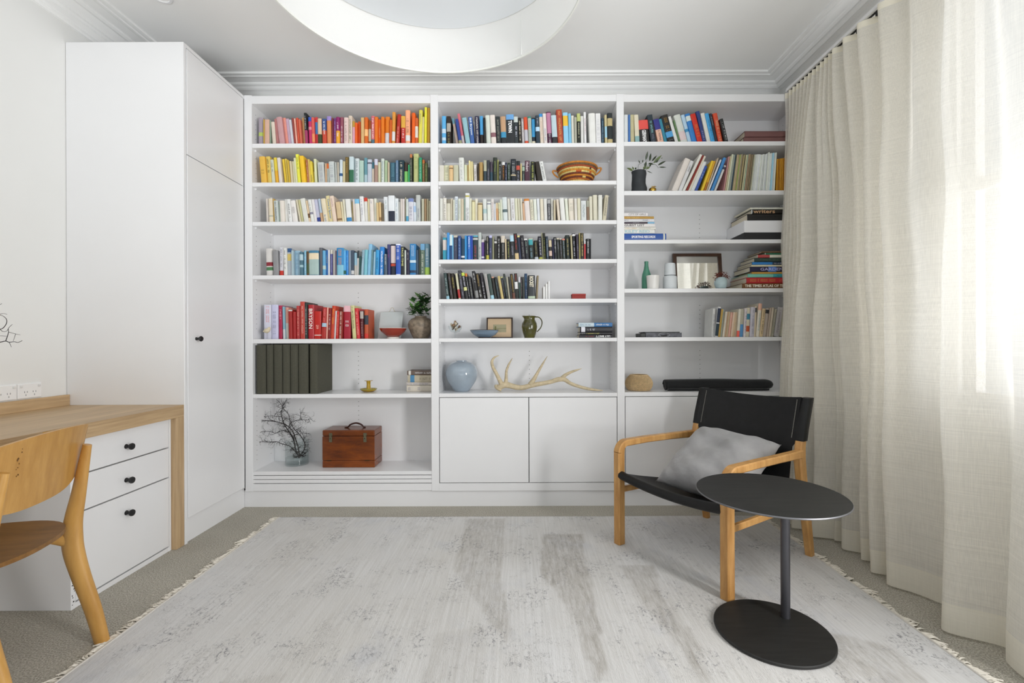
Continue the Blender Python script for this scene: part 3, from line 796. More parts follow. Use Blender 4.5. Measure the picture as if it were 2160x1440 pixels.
# ---------------------------------------------------------------- desk chair
def desk_chair():
    t = thing('desk_chair', 'honey coloured bentwood chair drawn up to the oak desk', 'chair', (-1.65, 1.42, 0))
    YWR = radians(13)
    cR = Vector((-1.545, 1.650, 0)); cL = Vector((-1.440, 1.268, 0))
    side = (cR - cL).normalized(); fwd = Vector((-side.y, side.x, 0)); fwd = fwd if fwd.x < 0 else -fwd   # towards the desk
    def leg(base, sg, name):
        # splayed: foot and head stand back (away from the desk), knee forward
        prof = [(0.0, -.050, .010, .025), (.12, -.026, .006, .028), (.25, .008, .002, .031), (.34, .028, 0, .034), (.40, .032, 0, .033), (.46, .027, -.001, .029), (.54, .012, -.004, .024), (.64, -.006, -.010, .019), (.718, -.020, -.014, .0145)]
        pts = [base + fwd * f_ + side * (sg * s_) + Vector((0, 0, z)) for z, f_, s_, r in prof]
        pts = [Vector(p) for p in smooth([tuple(p) for p in pts], 5)]
        rad = [r[0] for r in smooth([(p[3],) for p in prof], 5)]
        return B().tube(pts, rad, 16, flat=(.72, 1.0)).build(name, BIRCH, t, True, angle=60)
    leg(cR, 1, 'leg'); leg(cL, -1, 'leg')
    cen = (cR + cL) / 2 + fwd * .215
    # side rails sweep from the rear legs under the seat to the front legs
    for base, sg in ((cR, 1), (cL, -1)):
        fr = cen + fwd * .19 + side * sg * .17
        pts = smooth([tuple(base + fwd * .02 + Vector((0, 0, .372))), tuple(base + fwd * .08 - side * sg * .014 + Vector((0, 0, .398))), tuple(cen + side * sg * .165 + Vector((0, 0, .428))), tuple(fr + Vector((0, 0, .425)))], 6)
        B().tube(pts, [.034 - .012 * min(1, i / 8) for i in range(len(pts))], 12, flat=(.55, .8)).build('side_rail', BIRCH, t, True, angle=60)
        B().tube([fr + Vector((0, 0, .43)), fr + fwd * .02 + Vector((0, 0, .25)), fr + fwd * .05 + side * sg * .02], [.019, .02, .015], 14).build('leg', BIRCH, t, True, angle=60)
    # seat: rounded shield, slightly dished plywood
    b = B(); n = 56; rings = []
    def rim(a):
        c, s_ = cos(a), sin(a)
        e = 2.5
        rx = .225 * (abs(c) ** e + abs(s_) ** e) ** (-1 / e); return rx * c * 1.02, rx * s_ * 1.0
    for k in range(9):
        f_ = k / 8; ring = []
        for i in range(n):
            u, v = rim(2 * pi * i / n); z = .452 - .014 * (1 - f_ * f_)
            ring.append(b.m.verts.new(cen + side * u * f_ + fwd * v * f_ + Vector((0, 0, z))) if k else None)
        rings.append(ring)
    c0 = b.m.verts.new(cen + Vector((0, 0, .438)))
    for i in range(n): b.m.faces.new((c0, rings[1][i], rings[1][(i + 1) % n]))
    for k in range(1, 8):
        for i in range(n): j = (i + 1) % n; b.m.faces.new((rings[k][i], rings[k + 1][i], rings[k + 1][j], rings[k][j]))
    low = [b.m.verts.new(v.co - Vector((0, 0, .013))) for v in rings[8]]; lowc = b.m.verts.new(cen + Vector((0, 0, .42)))
    for i in range(n):
        j = (i + 1) % n; b.m.faces.new((rings[8][i], low[i], low[j], rings[8][j])); b.m.faces.new((low[i], lowc, low[j]))
    b.build('seat', wood('walnut_toned_ply', '6d4a1e', '8f6531', (5, 40, 40), .4), t, True, angle=40)
    # backrest: bent ply, concave towards the desk, ends curled forward; lower edge bowed
    b = B(); nu, nv = 48, 10; HW = .272
    mid = (cR + cL) / 2
    def plate(u, v, off):
        U = 2 * u - 1; a_ = abs(U)
        s_ = HW * U - (.035 * (a_ - .86) / .14 * (1 if U > 0 else -1) if a_ > .86 else 0) * 0
        f_ = .000 + .035 * a_ ** 2 + (1.15 * max(0, a_ - .86) ** 1.12)
        s_ = HW * (U if a_ < .86 else (.86 + (a_ - .86) * .55) * (1 if U > 0 else -1))
        zt = .798 - .020 * a_ ** 2 - .020 * max(0, a_ - .8) / .2
        zl = .578 + .085 * a_ ** 3.2 + .05 * max(0, a_ - .85) / .15
        z = zl + (zt - zl) * v
        back = -.030 - .030 * v
        return mid + side * s_ + fwd * (f_ + back + .034 + off) + Vector((0, 0, z))
    T = .011
    o_ = [[b.m.verts.new(plate(i / nu, j / nv, 0)) for j in range(nv + 1)] for i in range(nu + 1)]
    n_ = [[b.m.verts.new(plate(i / nu, j / nv, T)) for j in range(nv + 1)] for i in range(nu + 1)]
    for i in range(nu):
        for j in range(nv):
            b.m.faces.new((o_[i][j], o_[i + 1][j], o_[i + 1][j + 1], o_[i][j + 1])); b.m.faces.new((n_[i][j], n_[i][j + 1], n_[i + 1][j + 1], n_[i + 1][j]))
        b.m.faces.new((o_[i][0], n_[i][0], n_[i + 1][0], o_[i + 1][0])); b.m.faces.new((o_[i][nv], o_[i + 1][nv], n_[i + 1][nv], n_[i][nv]))
    for j in range(nv):
        b.m.faces.new((o_[0][j], o_[0][j + 1], n_[0][j + 1], n_[0][j])); b.m.faces.new((o_[nu][j], n_[nu][j], n_[nu][j + 1], o_[nu][j + 1]))
    bk = b.build('backrest', BIRCH, t, True, angle=50)
    b = B(); rnd = random.Random(2)
    for k in range(9):
        u = .285 + rnd.uniform(-.012, .012); v = .86 - k * .045 + rnd.uniform(-.02, .02)
        p = plate(u, v, -.0006); r = rnd.uniform(.002, .005)
        nrm = -fwd
        vs = [p + side * r * cos(a_) * rnd.uniform(.5, 1) + Vector((0, 0, r * sin(a_) * 1.1 * rnd.uniform(.5, 1))) for a_ in [i * pi / 3 for i in range(6)]]
        b.pts(vs, [tuple(range(6))])
    b.build('knot_mark', mat('dark_knot', '6b4720', .6), bk, kind='stuff')
desk_chair()

# ---------------------------------------------------------------- books
ORD = 'zeroth first second third fourth fifth sixth seventh eighth ninth tenth eleventh twelfth thirteenth fourteenth fifteenth sixteenth seventeenth eighteenth nineteenth twentieth twenty-first twenty-second twenty-third twenty-fourth twenty-fifth twenty-sixth twenty-seventh twenty-eighth twenty-ninth thirtieth'.split()
def cname(h):
    if len(h) == 3: h = ''.join(a * 2 for a in h)
    r, g, b = [int(h[i:i + 2], 16) / 255 for i in (0, 2, 4)]
    mx, mn = max(r, g, b), min(r, g, b); v = mx; s = 0 if mx == 0 else (mx - mn) / mx
    if v < .2: return 'black'
    if s < .12:
        return 'white' if v > .80 else 'pale grey' if v > .66 else 'grey' if v > .42 else 'dark grey' if v > .24 else 'black'
    d = mx - mn
    hue = (60 * ((g - b) / d) if mx == r else 60 * ((b - r) / d) + 120 if mx == g else 60 * ((r - g) / d) + 240) % 360
    if s < .28 and 20 <= hue <= 80: return 'cream' if v > .78 else 'beige' if v > .6 else 'taupe' if v > .34 else 'dark brown'
    if hue < 12 or hue > 345: base = 'red' if s > .45 else 'pink'
    elif hue < 24: base = 'orange red' if s > .6 and v > .6 else 'brown' if v < .62 else 'salmon'
    elif hue < 40: base = 'orange' if s > .72 and v > .7 else 'brown' if v < .68 else 'tan'
    elif hue < 50: base = 'golden' if s > .5 else 'straw'
    elif hue < 68: base = 'yellow' if v > .6 else 'olive'
    elif hue < 165: base = 'green'
    elif hue < 190: base = 'teal'
    elif hue < 250: base = 'blue'
    elif hue < 290: base = 'purple'
    else: base = 'mauve'
    pre = 'dark ' if v < .42 else 'pale ' if (s < .35 and v > .62) else ''
    if base in ('golden', 'straw', 'salmon', 'orange red', 'tan'): pre = ''
    return pre + base

def feats(s):
    out = []
    for f in (s or '').split(';'):
        if not f: continue
        p = f.split(':'); out.append(p)
    return out
PAGE = mat('book_pages', 'ddd4bf', .85, noise=((3, 400, 3), .1))
BKRND = random.Random(77)
def book_meshes(root, t, h, d, col, fs, taper=False, rows=None, hard=None):
    """upright book standing on z=0, spine towards -y, centred on x"""
    hard = BKRND.random() < .35 if hard is None else hard
    x = t / 2; bul = min(.0035, t * .14) if hard or BKRND.random() < .5 else .0008
    th = .0022 if hard else .0007
    prof = [(-x, .002), (-x * .8, -bul * .55 + .0006), (-x * .35, -bul), (x * .35, -bul), (x * .8, -bul * .55 + .0006), (x, .002)]
    b = B(); cap = .0
    # covers and spine as one folded shell
    inner = [(-x + th, .002 + th), (x - th, .002 + th)]
    def loop(z): return [b.m.verts.new((p[0], p[1], z)) for p in [(-x, d)] + prof + [(x, d), (x - th, d)] + inner[::-1] + [(-x + th, d)]]
    l0, l1 = loop(0), loop(h); n = len(l0)
    for i in range(n):
        j = (i + 1) % n; b.m.faces.new((l0[i], l0[j], l1[j], l1[i]))
    b.m.faces.new(l0[::-1]); b.m.faces.new(l1)
    b.build('cover', cmat(col), root, local=True)
    ins = .0035 if hard else .0006
    B().box(-x + th, x - th, .002 + th + .0005, d - ins, ins, h - ins).build('page_block', PAGE, root, local=True)
    def band(f0, f1, c, nm):
        b = B(); z1, z0 = h * (1 - f0), h * (1 - f1); o = .0004
        pr = [(-x - o, .006)] + [(p[0] * (1 + .2 * o), p[1] - o) for p in prof] + [(x + o, .006)]
        a = [b.m.verts.new((p[0], p[1], z0)) for p in pr]; q = [b.m.verts.new((p[0], p[1], z1)) for p in pr]
        for i in range(len(pr) - 1): b.m.faces.new((a[i], a[i + 1], q[i + 1], q[i]))
        b.build(nm, cmat(c), root, local=True)
    for f in fs:
        k = f[0]
        if k == 'b': band(float(f[2]), float(f[3]), f[1], 'spine_band')
        elif k in 't':
            f0, f1 = (float(f[2]), float(f[3])) if len(f) > 3 else (.12, .88)
            b = B(); z = h * (1 - f0); zend = h * (1 - f1); w = t * .42; y = -bul - .0009
            lines = 2 if t > .03 and BKRND.random() < .6 else 1
            while z > zend:
                if BKRND.random() < .16: z -= w * .55; continue
                l = w * BKRND.uniform(.30, .5) / lines
                for ln in range(lines):
                    cx = 0 if lines == 1 else (ln - .5) * w * .62
                    hh = w * (.5 if lines == 1 else .24) * BKRND.uniform(.72, 1)
                    s = BKRND.uniform(.18, .35)
                    # each glyph: an upright stroke and a cross stroke
                    b.pts([(cx - hh, y, z), (cx + hh, y, z), (cx + hh, y, z - l * s), (cx - hh, y, z - l * s)], [(0, 1, 2, 3)])
                    q = BKRND.choice([-1, 0, 1]) * hh * .7
                    b.pts([(cx + q - hh * .2, y, z - l * s), (cx + q + hh * .2, y, z - l * s), (cx + q + hh * .2, y, z - l * .78), (cx + q - hh * .2, y, z - l * .78)], [(0, 1, 2, 3)])
                z -= l
            b.build('lettering', cmat(f[1]), root, local=True, kind='stuff')
        elif k == 'T':
            txt, c = f[1], f[2]; f0, f1 = (float(f[3]), float(f[4])) if len(f) > 4 else (.08, .92)
            sp = float(f[5]) if len(f) > 5 else .72
            me = text_mesh(txt, 1.0, .012 if len(f) < 7 else float(f[6]))
            vs = [v.co.copy() for v in me.vertices]
            x0 = min(v.x for v in vs); x1 = max(v.x for v in vs); y0 = min(v.y for v in vs); y1 = max(v.y for v in vs)
            sx = h * (f1 - f0) / (x1 - x0); sy = t * sp / (y1 - y0)
            flip = len(f) > 7
            for v in me.vertices:
                u = (v.co.x - x0) * sx; w_ = (v.co.y - (y0 + y1) / 2) * sy
                if flip: u = h * (f1 - f0) - u; w_ = -w_
                v.co = Vector((w_, -bul - .0009, h * (1 - f0) - u))
            me.materials.append(cmat(c))
            o = bpy.data.objects.new('lettering', me); COL.objects.link(o); o.parent = root

USEDL = {}; SIZES = []
def uniq(l):
    if len(l.replace('-', ' ').split()) > 16: print('LONG', l)
    k = l.lower()
    if k in USEDL: print('DUP LABEL', l)
    USEDL[k] = 1
    return l

def row(shelfphrase, bay, zshelf, ybot, crops, rec=.028, maxd=.165, right_end=True, magz=False, first_left=None):
    """crops: list of (ox, oy, scale, text). one book per line: x0 x1 top dx colour feats"""
    items = []
    for ox, oy, s, data in crops:
        for ln in data.strip().splitlines():
            p = ln.split(' ', 5)
            x0, x1, tp, dx = [float(v) for v in p[:4]]
            items.append((ox + x0 / s, ox + x1 / s, oy + tp / s, dx / s, p[4], feats(p[5]) if len(p) > 5 else []))
    rnd = random.Random(int(zshelf * 1000) + bay); prev = -9
    n = len(items); grp = 'books on the %s' % shelfphrase
    for i, (x0, x1, tp, dx, col, fs) in enumerate(items):
        Y = YF + rec + rnd.uniform(-.010, .012)
        a = P(x0, ybot, Y).x; c = P(x1, ybot, Y).x
        tpw = P(x0, tp, Y).z; vis = tpw - P(x0, ybot, Y).z; dxm = dx * Y / F
        th = math.atan2(dxm, vis)
        if prev > -5:
            hm = min(prevh, tpw - zshelf); gap = max(0, a - prev - math.tan(th) * max(0, P(x0, ybot, Y).z - zshelf))
            th = max(th, math.atan(math.tan(prevth) - gap / hm - .002))
        t = max(.006, (c - a) * cos(th) * 0.985); h = (tpw - zshelf - .001) / cos(th) - (t * abs(math.tan(th)) * .5)
        d = min(maxd, max(.105, h * .66)) * rnd.uniform(.95, 1.04)
        if magz: d = .205
        d = min(d, YBK - .008 - Y)
        # where the spine meets the shelf: the visible bottom sits above it, follow the lean down
        zvis = P(x0, ybot, Y).z - zshelf
        cx = (a + c) / 2 - math.tan(th) * max(0, zvis)
        lim0, lim1 = BAYX[bay]
        half = t / 2 * cos(th)
        cx = max(cx, lim0 + half + .002); cx = min(cx, lim1 - half - .002)
        if cx - half < prev: cx = prev + half + .0003
        prev = cx + half; prevth = th; prevh = tpw - zshelf
        k = i + 1
        kk, end = (k, 'left') if k <= (n + 1) // 2 else (n + 1 - k, 'right')
        size = 'tall ' if h > .235 else 'slim ' if t < .014 else 'thick ' if t > .036 else ''
        ft = ''
        big = [f for f in fs if f[0] == 'T']; bd = [f for f in fs if f[0] == 'b']; lt = [f for f in fs if f[0] == 't']
        cn = cname(col)
        if bd and cname(bd[0][1]) != cn: ft = 'with %s band' % cname(bd[0][1])
        elif lt and cname(lt[0][1]) != cn: ft = 'with %s lettering' % cname(lt[0][1])
        elif big: ft = 'with large %s lettering' % cname(big[0][2])
        endp = '%s from the %s end' % (ORD[kk], end) if kk > 1 else '%s end' % ('leftmost at the' if end == 'left' else 'rightmost at the')
        endp = endp.replace('leftmost at the end', 'at the left end').replace('rightmost at the end', 'at the right end')
        kindw = 'magazine' if magz else 'book'
        words_ = ('%s%s %s %s' % (size, cn, kindw, ft)).strip() + ', ' + endp + ', ' + shelfphrase
        if len(words_.replace('-', ' ').split()) > 16: words_ = ('%s %s' % (cn, kindw)) + ', ' + endp + ', ' + shelfphrase
        r = thing('magazine' if magz else 'book', uniq(words_), kindw, (cx, Y, zshelf + .0005 + t / 2 * abs(sin(th))), grp)
        r.rotation_euler = (0, th, 0)
        book_meshes(r, t, h, d, col, fs)
        if not magz: SIZES.append(((x1 - x0) * (ybot - tp), r))

row('top shelf of left bay', 0, SZ[0][0][0], 301.8, [(530, 225, 10.8, '''165 275 250 0 a59aa6 b:b8cc6a:.53:.66
276 298 285 0 c9a840
302 413 290 0 d2ac98
418 444 310 0 8f9f8c
480 565 345 -72 d8ccbc
570 628 275 -100 ae7270
635 760 235 -112 c3979a
762 830 255 -85 df9284
832 905 270 -75 c0a4b8
907 970 295 -60 ccccd4
974 1010 255 -55 94403a
1014 1060 270 -50 e8ac9a
1062 1110 250 -45 cc5038
1112 1160 285 -42 d06c54
1164 1225 250 -38 c99a68
1228 1290 140 -32 151a1c b:a03a66:.55:1;t:ddd:.1:.5
1292 1382 240 -20 c8346a b:3a5ab8:0:.15;b:e0909c:.35:.45
1386 1448 240 -22 d85c54 b:e89060:.6:.9
1452 1512 235 -20 c83a40 b:3f7fc0:.18:.6
1518 1612 270 -8 dcbe9e b:3a4424:.6:1
1622 1716 275 -10 c4452e b:30508c:.0:.45;t:fff:.1:.6
1728 1832 220 -10 d88a58 b:9a88c8:0:.15
1838 1870 260 0 7a2c3a
1873 1928 260 0 743c7c t:c8a0d0
1932 2018 235 0 8a2064 b:e8a430:.5:1;t:fff:.2:.7
2026 2104 240 0 925060 t:e0d0d8:.3:.9'''), (715, 220, 10.8, '''112 212 300 0 dec6c0 t:998888
218 300 260 0 d8c8b6 t:333333
302 356 385 0 d4a0b2 b:b8903c:0:.25
360 416 415 0 e0601e
420 484 395 0 d04e1a
498 574 300 0 d4b078
580 656 295 0 d4661e b:f8c080:.45:.7
660 714 365 0 94501f b:b8b8a0:.35:.85
720 804 265 0 d07078 t:fff:.1:.75;b:507080:.8:.95
810 888 285 0 e0741e
892 952 340 0 e4641c t:f8c080:.3:.7
958 1030 285 0 e0781a
1032 1136 285 8 dc7c20 b:d4d8dc:.57:1
1140 1196 350 12 c85c1e
1200 1270 175 15 d8943e b:dddddd:.6:.88
1290 1370 225 45 b02c22 t:f0b0a0:.4:1
1415 1510 265 0 bc3026 b:dca844:0:.4;t:fff:.45:.75
1515 1622 135 0 f4ac84 t:222:.25:.65;b:dfe0e0:.72:.88
1656 1728 190 8 e46018
1732 1796 310 4 c8602e b:e0d8cc:.32:.75
1800 1880 130 22 dcd458 t:888:.1:.4
1884 1936 285 18 d8d098
1942 1996 65 10 e6e240
2006 2070 80 8 c89a38''')])

row('second shelf of left bay', 0, SZ[0][1][0], 384, [(535, 310, 10.8, '''170 298 215 -50 e4b64c t:8a7030:.5:.65
302 402 215 -45 dcc060 t:333:.1:.6
415 485 285 -42 ccd0bc t:444:.1:.5
500 574 240 -52 e2ca44 b:e4ac2c:.5:1
578 650 240 -50 dcd4cc
704 755 275 -60 e4c440
758 798 265 -52 e4cc60
800 836 290 -46 d0b040
840 890 320 -38 d0c4a4
894 948 325 -36 d4d0ae
952 998 245 -52 d6d6b0
1002 1076 165 -60 e8e64e t:667755:.1:.5
1092 1190 200 -58 eec02a
1194 1240 290 -38 b06c50 t:e8d0b0
1243 1284 275 -36 d6b868
1290 1352 325 -38 e0c844 t:333355:.6:.9
1355 1378 560 -10 a89838
1392 1452 270 -45 dadcb2
1478 1620 345 -28 c0c4c2 t:889
1624 1662 370 -4 c8a888
1668 1726 375 -18 b2bab6 b:e07030:0:.25
1728 1855 330 -24 c4cac8 t:889
1858 1902 345 -14 b0b4b0
1905 1948 345 -8 b8b0a0
1954 2020 290 4 ccd8e0 b:2c5888:.58:.7
2024 2082 325 -2 c8bc94'''), (715, 310, 10.8, '''142 222 225 -8 6a5a30 t:c09040:.05:.6
232 332 215 0 c4d4d8 b:2f6a4c:.5:1
366 458 260 0 ccd6d8 t:556
464 562 305 0 acc6ba
574 642 245 0 6494a0 b:a8c0c8:.65:1
648 748 280 0 bcc4d0 b:556:.12:.18
756 802 345 0 ddd0be b:3f7484:0:.3
806 882 275 0 a4867a b:ccccdd:0:.25
888 948 345 0 c8c8a8
962 1028 260 0 ccd4cc t:478
1042 1108 305 0 b0c4a0
1110 1148 345 0 c0b098
1158 1288 350 0 2c5468 t:7ab0c0:.05:.9
1292 1352 300 0 607c98 t:9ab
1358 1484 300 0 16323c t:dfd8c0:.1:.9
1488 1570 350 0 3a2a20 b:7cc068:.42:1
1574 1612 400 0 38a068
1616 1668 160 0 3a4034 b:c07848:0:.12;t:bba:.2:.9
1700 1812 150 0 bcc084 t:7a8450:.05:.5
1820 1888 235 0 2c8c64 t:bdc
1894 1948 290 0 7a5a38 b:b86830:0:.15;t:c8b080
1954 2022 365 0 4a5630 t:8a9860
2028 2072 305 0 8a8f88 b:3a403c:.3:1''')])

row('third shelf of left bay', 0, SZ[0][2][0], 466.8, [(550, 395, 10.8, '''130 186 255 -15 d8d0c8
189 278 250 -15 e0d4bc b:b0b0a0:.7:.76
281 308 255 -20 c8a454
318 411 300 -28 c0c8c4 t:445:.05:.95
414 446 330 -18 c0ccc0
449 546 300 -34 e2dad0
556 626 275 -52 dededa
638 722 270 -72 e4e4e2 t:222:.2:.8
726 842 300 -62 e4e0dc t:888:.3:.6
878 922 280 -86 ccc4ac
926 976 280 -82 ccc898
984 1092 250 -92 dcdcd4
1095 1132 300 -76 dcc4a4 b:6a4a28:.6:.8
1136 1216 280 -74 e0e2de t:889:.1:.5;b:8a8898:.55:.65
1219 1284 275 -73 e0dcdc
1287 1366 275 -72 c0c0d4 b:2a3c88:.78:1
1369 1430 260 -70 b0c0d0 b:c4a07c:.6:1
1434 1536 255 -72 e0d4b8 t:3f7cb8:.7:1
1546 1632 190 -90 dcd09e T:Come in Spinner:2f6cae:.12:.86:.66
1642 1742 195 -84 e2cebc t:a88c90:.1:.4
1750 1852 330 -52 d0b890 b:8a6a48:.82:.92
1856 1902 325 -46 d6ccaa
1905 1954 275 -45 d8d4c0
1962 2072 265 -42 e2e2de b:3a84b8:.8:.97'''), (720, 395, 10.8, '''240 274 330 -20 a09060
276 326 265 -34 d8ccc4
329 432 265 -33 e0dcd4 b:7cbce0:0:.2
444 536 205 -34 e2e2e2 t:99a
539 610 235 -26 dedcd6 b:cc3c26:0:.15
613 652 260 -18 d4c8a0
656 742 260 -20 e2dad2 t:889:.08:.2
745 802 250 -15 dadccf
806 852 345 -15 d0b888
855 908 335 -14 d8bc8c b:9a7850:.75:.9
912 962 360 -10 6a5c44
968 1068 215 -14 e2e6e8 t:9aa:.1:.5
1074 1216 185 -8 e2e6e9 b:20283a:.58:1
1218 1302 250 -4 dce2e4 t:9ab
1305 1342 330 0 cacac4
1345 1392 260 0 cfc6be
1394 1438 260 0 d8d0cc
1440 1468 230 0 aca68e
1472 1526 265 0 c8d0cc b:4a98b8:.75:1
1530 1646 250 -12 d0d0d8 b:7888b8:0:.15;t:446:.35:.9
1650 1700 335 -10 d2dae2 b:a8c4e4:.2:.5
1703 1806 175 -12 bcc0bc t:778:.5:.9
1826 1884 260 0 b6b49e
1892 1946 260 0 a08464
1948 1986 260 0 989278
1988 2026 300 0 b8b298''')])

row('fourth shelf of left bay', 0, SZ[0][3][0], 579.8, [(550, 505, 10.8, '''133 282 205 -18 d8d4d0 b:8a2430:.5:.64;b:4a7c50:.68:.8
288 410 245 -22 8e8e90
422 514 175 -4 d0d0d6 b:c83020:.82:.98;t:889:.05:.7
524 602 190 -14 dcdcd8 t:445:.1:.75
608 700 200 -16 b4bcc4 b:305888:0:.14;b:d8c070:.2:.45
703 752 250 -10 a8bcc4
758 882 255 -14 96b8cc t:6a8ca8:.1:.8
886 966 285 -6 4a7080 b:b0c8d0:.1:.35;b:a0c0c8:.55:.65
969 1032 250 -2 84b8d0 t:cde
1035 1090 270 -10 5a4020 b:3c4c28:.5:.9
1098 1322 250 -16 3f7c9c b:e6d6b6:.1:.35;b:a6bcb8:.35:.97
1328 1402 185 -8 5c5e66
1408 1482 250 -4 64a6ce b:b8ccc8:.6:.75
1486 1530 240 0 2f6cb0 t:d0c860:.2:.5
1533 1580 235 0 e2e2e6
1584 1642 240 0 4a4a88 b:d0ccc0:0:.15;t:aac
1645 1690 250 0 b0aca8
1692 1722 250 0 6a5c68
1726 1884 190 0 80bcd0 b:2a84bc:0:.62;t:f0a030:.05:.66
1887 1936 245 0 5cace0 b:205c48:.8:.95
1938 1992 250 0 2f86d0 t:8cc8f0:.2:.9
1995 2056 250 0 7c8c9e
2058 2122 245 0 3a4a5c b:cccccc:.8:.95'''), (720, 505, 10.8, '''285 352 300 0 90b6c8 b:bcb8b0:.55:1
355 398 250 10 d6d2ce b:2c3438:0:.3
400 438 380 6 2a5050
443 498 235 30 98b6c4 t:234:0:.5
508 584 230 24 7cbcc8
590 668 100 38 84b8d8 
671 700 230 18 6a8c90
703 758 275 22 96bccf
768 852 235 18 3698d0 t:245:.3:.9
866 968 165 12 2a80cc t:fff:.15:.95
975 1044 330 -2 4a5a68 t:dddddd:0:.5
1048 1114 110 -8 343a6c t:b04080:.2:.45
1122 1232 105 0 22283a b:dcccca:.05:.6;b:c84830:.62:.7
1240 1348 100 0 e4e8f6 b:2654b0:.04:.97;t:fff:.06:.5
1354 1434 160 0 1c2020 T:FACE-TIME:d8d890:.05:.68:.5
1438 1474 240 0 c0c8c0
1478 1554 240 0 261e36 t:aaa:.1:.4
1560 1698 95 0 2f7cb4 t:cfe0ee:.05:.45;b:c8dce8:.52:.6;b:1c3450:.84:.92
1702 1762 235 0 34485c
1765 1798 210 0 303830
1801 1898 95 0 5c7060 b:6a9cc0:0:.2;t:e0dccc:.25:.95
1902 2012 95 0 5f8494 b:98b850:.75:1;t:e0e0dc:.15:.65''')])

row('fifth shelf of left bay', 0, SZ[0][4][0], 714.4, [(540, 620, 10.8, '''182 350 240 0 d6d6e4 t:e48c8c:.05:.5
354 500 240 0 c8c8e2 t:888ca8:.2:.85
522 612 260 -10 b4264c t:f8c0c0:.1:.4
615 664 280 -14 80b0c0 b:c8ccd0:.7:1
676 742 300 -22 dc9c8c b:d0ccc4:.5:1
745 832 355 -12 a01e1a b:ccc8c4:0:.05
835 908 400 -6 a41e1e
922 1010 265 -2 b83a3a t:e0a898
1013 1112 170 -6 bc4034 t:e8b8a8
1115 1170 185 -2 263430 t:ccc
1176 1312 240 0 ac262e T:BRYSON:f4ece4:.12:.7:.62
1316 1480 390 0 bc1a0e t:f4b4a4:.5:.7;b:e8e0d8:.85:.88
1484 1592 300 38 ac2a22 b:a8c8dc:.5:.62;t:f08080:.05:.45
1595 1618 300 26 f0b4a4
1621 1686 320 24 841a1a t:ddd:.2:.7
1690 1772 265 42 c43e22 t:f4a844:.1:.55
1775 1812 380 14 ccc8c8
1816 1874 390 6 c81e12 t:e89080
1878 1964 395 16 8a2c20 t:f0e0d0:0:1
1990 2152 265 -8 a41c32 b:e4b4bc:0:.18;t:fff:.45:.66'''), (720, 620, 10.8, '''254 342 260 -58 ccc890 t:554:.05:.7
350 430 320 -46 cc2e34 t:f0b4a8
434 516 380 -14 5a1820 b:b4aca4:.02:.28;t:a88:.4:.9
524 612 345 0 b8502c b:2c3440:.2:.52;b:cc2c20:.83:.97''')], rec=.062)

row('top shelf of middle bay', 1, SZ[1][0][0], 301.4, [(920, 225, 10.8, '''130 226 215 0 5cacdf b:c8dcec:.45:.6;b:c0d8e8:.75:.85
240 332 215 0 2c2420 b:a8a49c:.25:.55;t:a0a060:.6:.95
452 512 265 -100 b8a498 b:6a98a8:0:.2
516 586 280 -86 2f4690 b:9c9c78:.85:1
590 652 155 -112 cc6c78 b:c8b8b8:.7:1
672 776 245 -85 90bac4 
782 872 235 -55 4064a4 T:Bill Bryson:e8f0f4:.04:.66:.6
896 992 215 -18 2c2c48 t:f0e8dc:.05:1
1004 1082 215 -14 4c9ed4 b:2a2220:.65:1
1086 1130 250 -10 1e1e1e
1142 1252 195 -58 d4dad0
1256 1372 190 -45 e2d8d0 b:8a6068:.6:.75
1376 1478 225 -28 2c3234 t:9a9a8c
1482 1602 225 -22 c09a78 b:3f90b8:.55:.75;b:24282c:.75:1
1606 1782 175 -15 24282c b:6aa0d4:0:.17;T:TOWN:f8f8f8:.2:.6:.5:.04
1786 1878 225 -18 2c3438 b:c8d0cc:0:.2;t:dde:.35:.7
1882 1956 255 -20 26221c t:f0e4c8
1959 2014 270 -24 aaa4a4 t:fff
2018 2102 240 -28 d4502e b:c0c0c8:.45:.85'''), (1105, 225, 10.8, '''110 186 225 -22 bcc0b4 t:6a9a8c;b:3a8c78:0:.06
189 266 250 -12 1c2834 b:3a94c8:.05:.7;b:d8d0b8:.85:1
278 368 200 -18 2c3c48 b:bcdcf4:.4:.55;t:aab:.1:.35
376 456 160 -34 e0d4c4 b:3f90d0:0:.1;t:d0a898
459 538 155 -34 e2d8d4 t:6488a8:.5:.9
542 648 120 -35 4c2440 b:bc809e:.03:.65;t:ccc:.66:.95
652 772 195 -38 2c2c30 b:bcd0d8:.0:.75
776 906 65 -42 ac482e t:dcac68:.05:.9
910 1022 130 -24 90cae8 b:e8bc3c:.1:.42
1025 1088 155 -16 7cbce0
1091 1152 200 -14 dcd8c8
1155 1210 235 -8 aeae9e
1213 1294 155 -8 20241c b:bcc47c:0:.25;t:ccccaa:.3:.8
1297 1364 215 -8 dadad6
1376 1430 120 -14 e4e4e4 t:b07070:.2:.7
1496 1644 150 -22 e6e6e2
1650 1762 150 -18 e4e4e4 t:b4b4bc:.2:.9
1768 1830 255 -4 30485c t:8ab
1850 1904 185 -12 c8bc90 b:a4d0e4:.4:.78
1910 2024 145 -8 20282a b:bcac7c:.17:.42;b:bcac7c:.85:1''')])

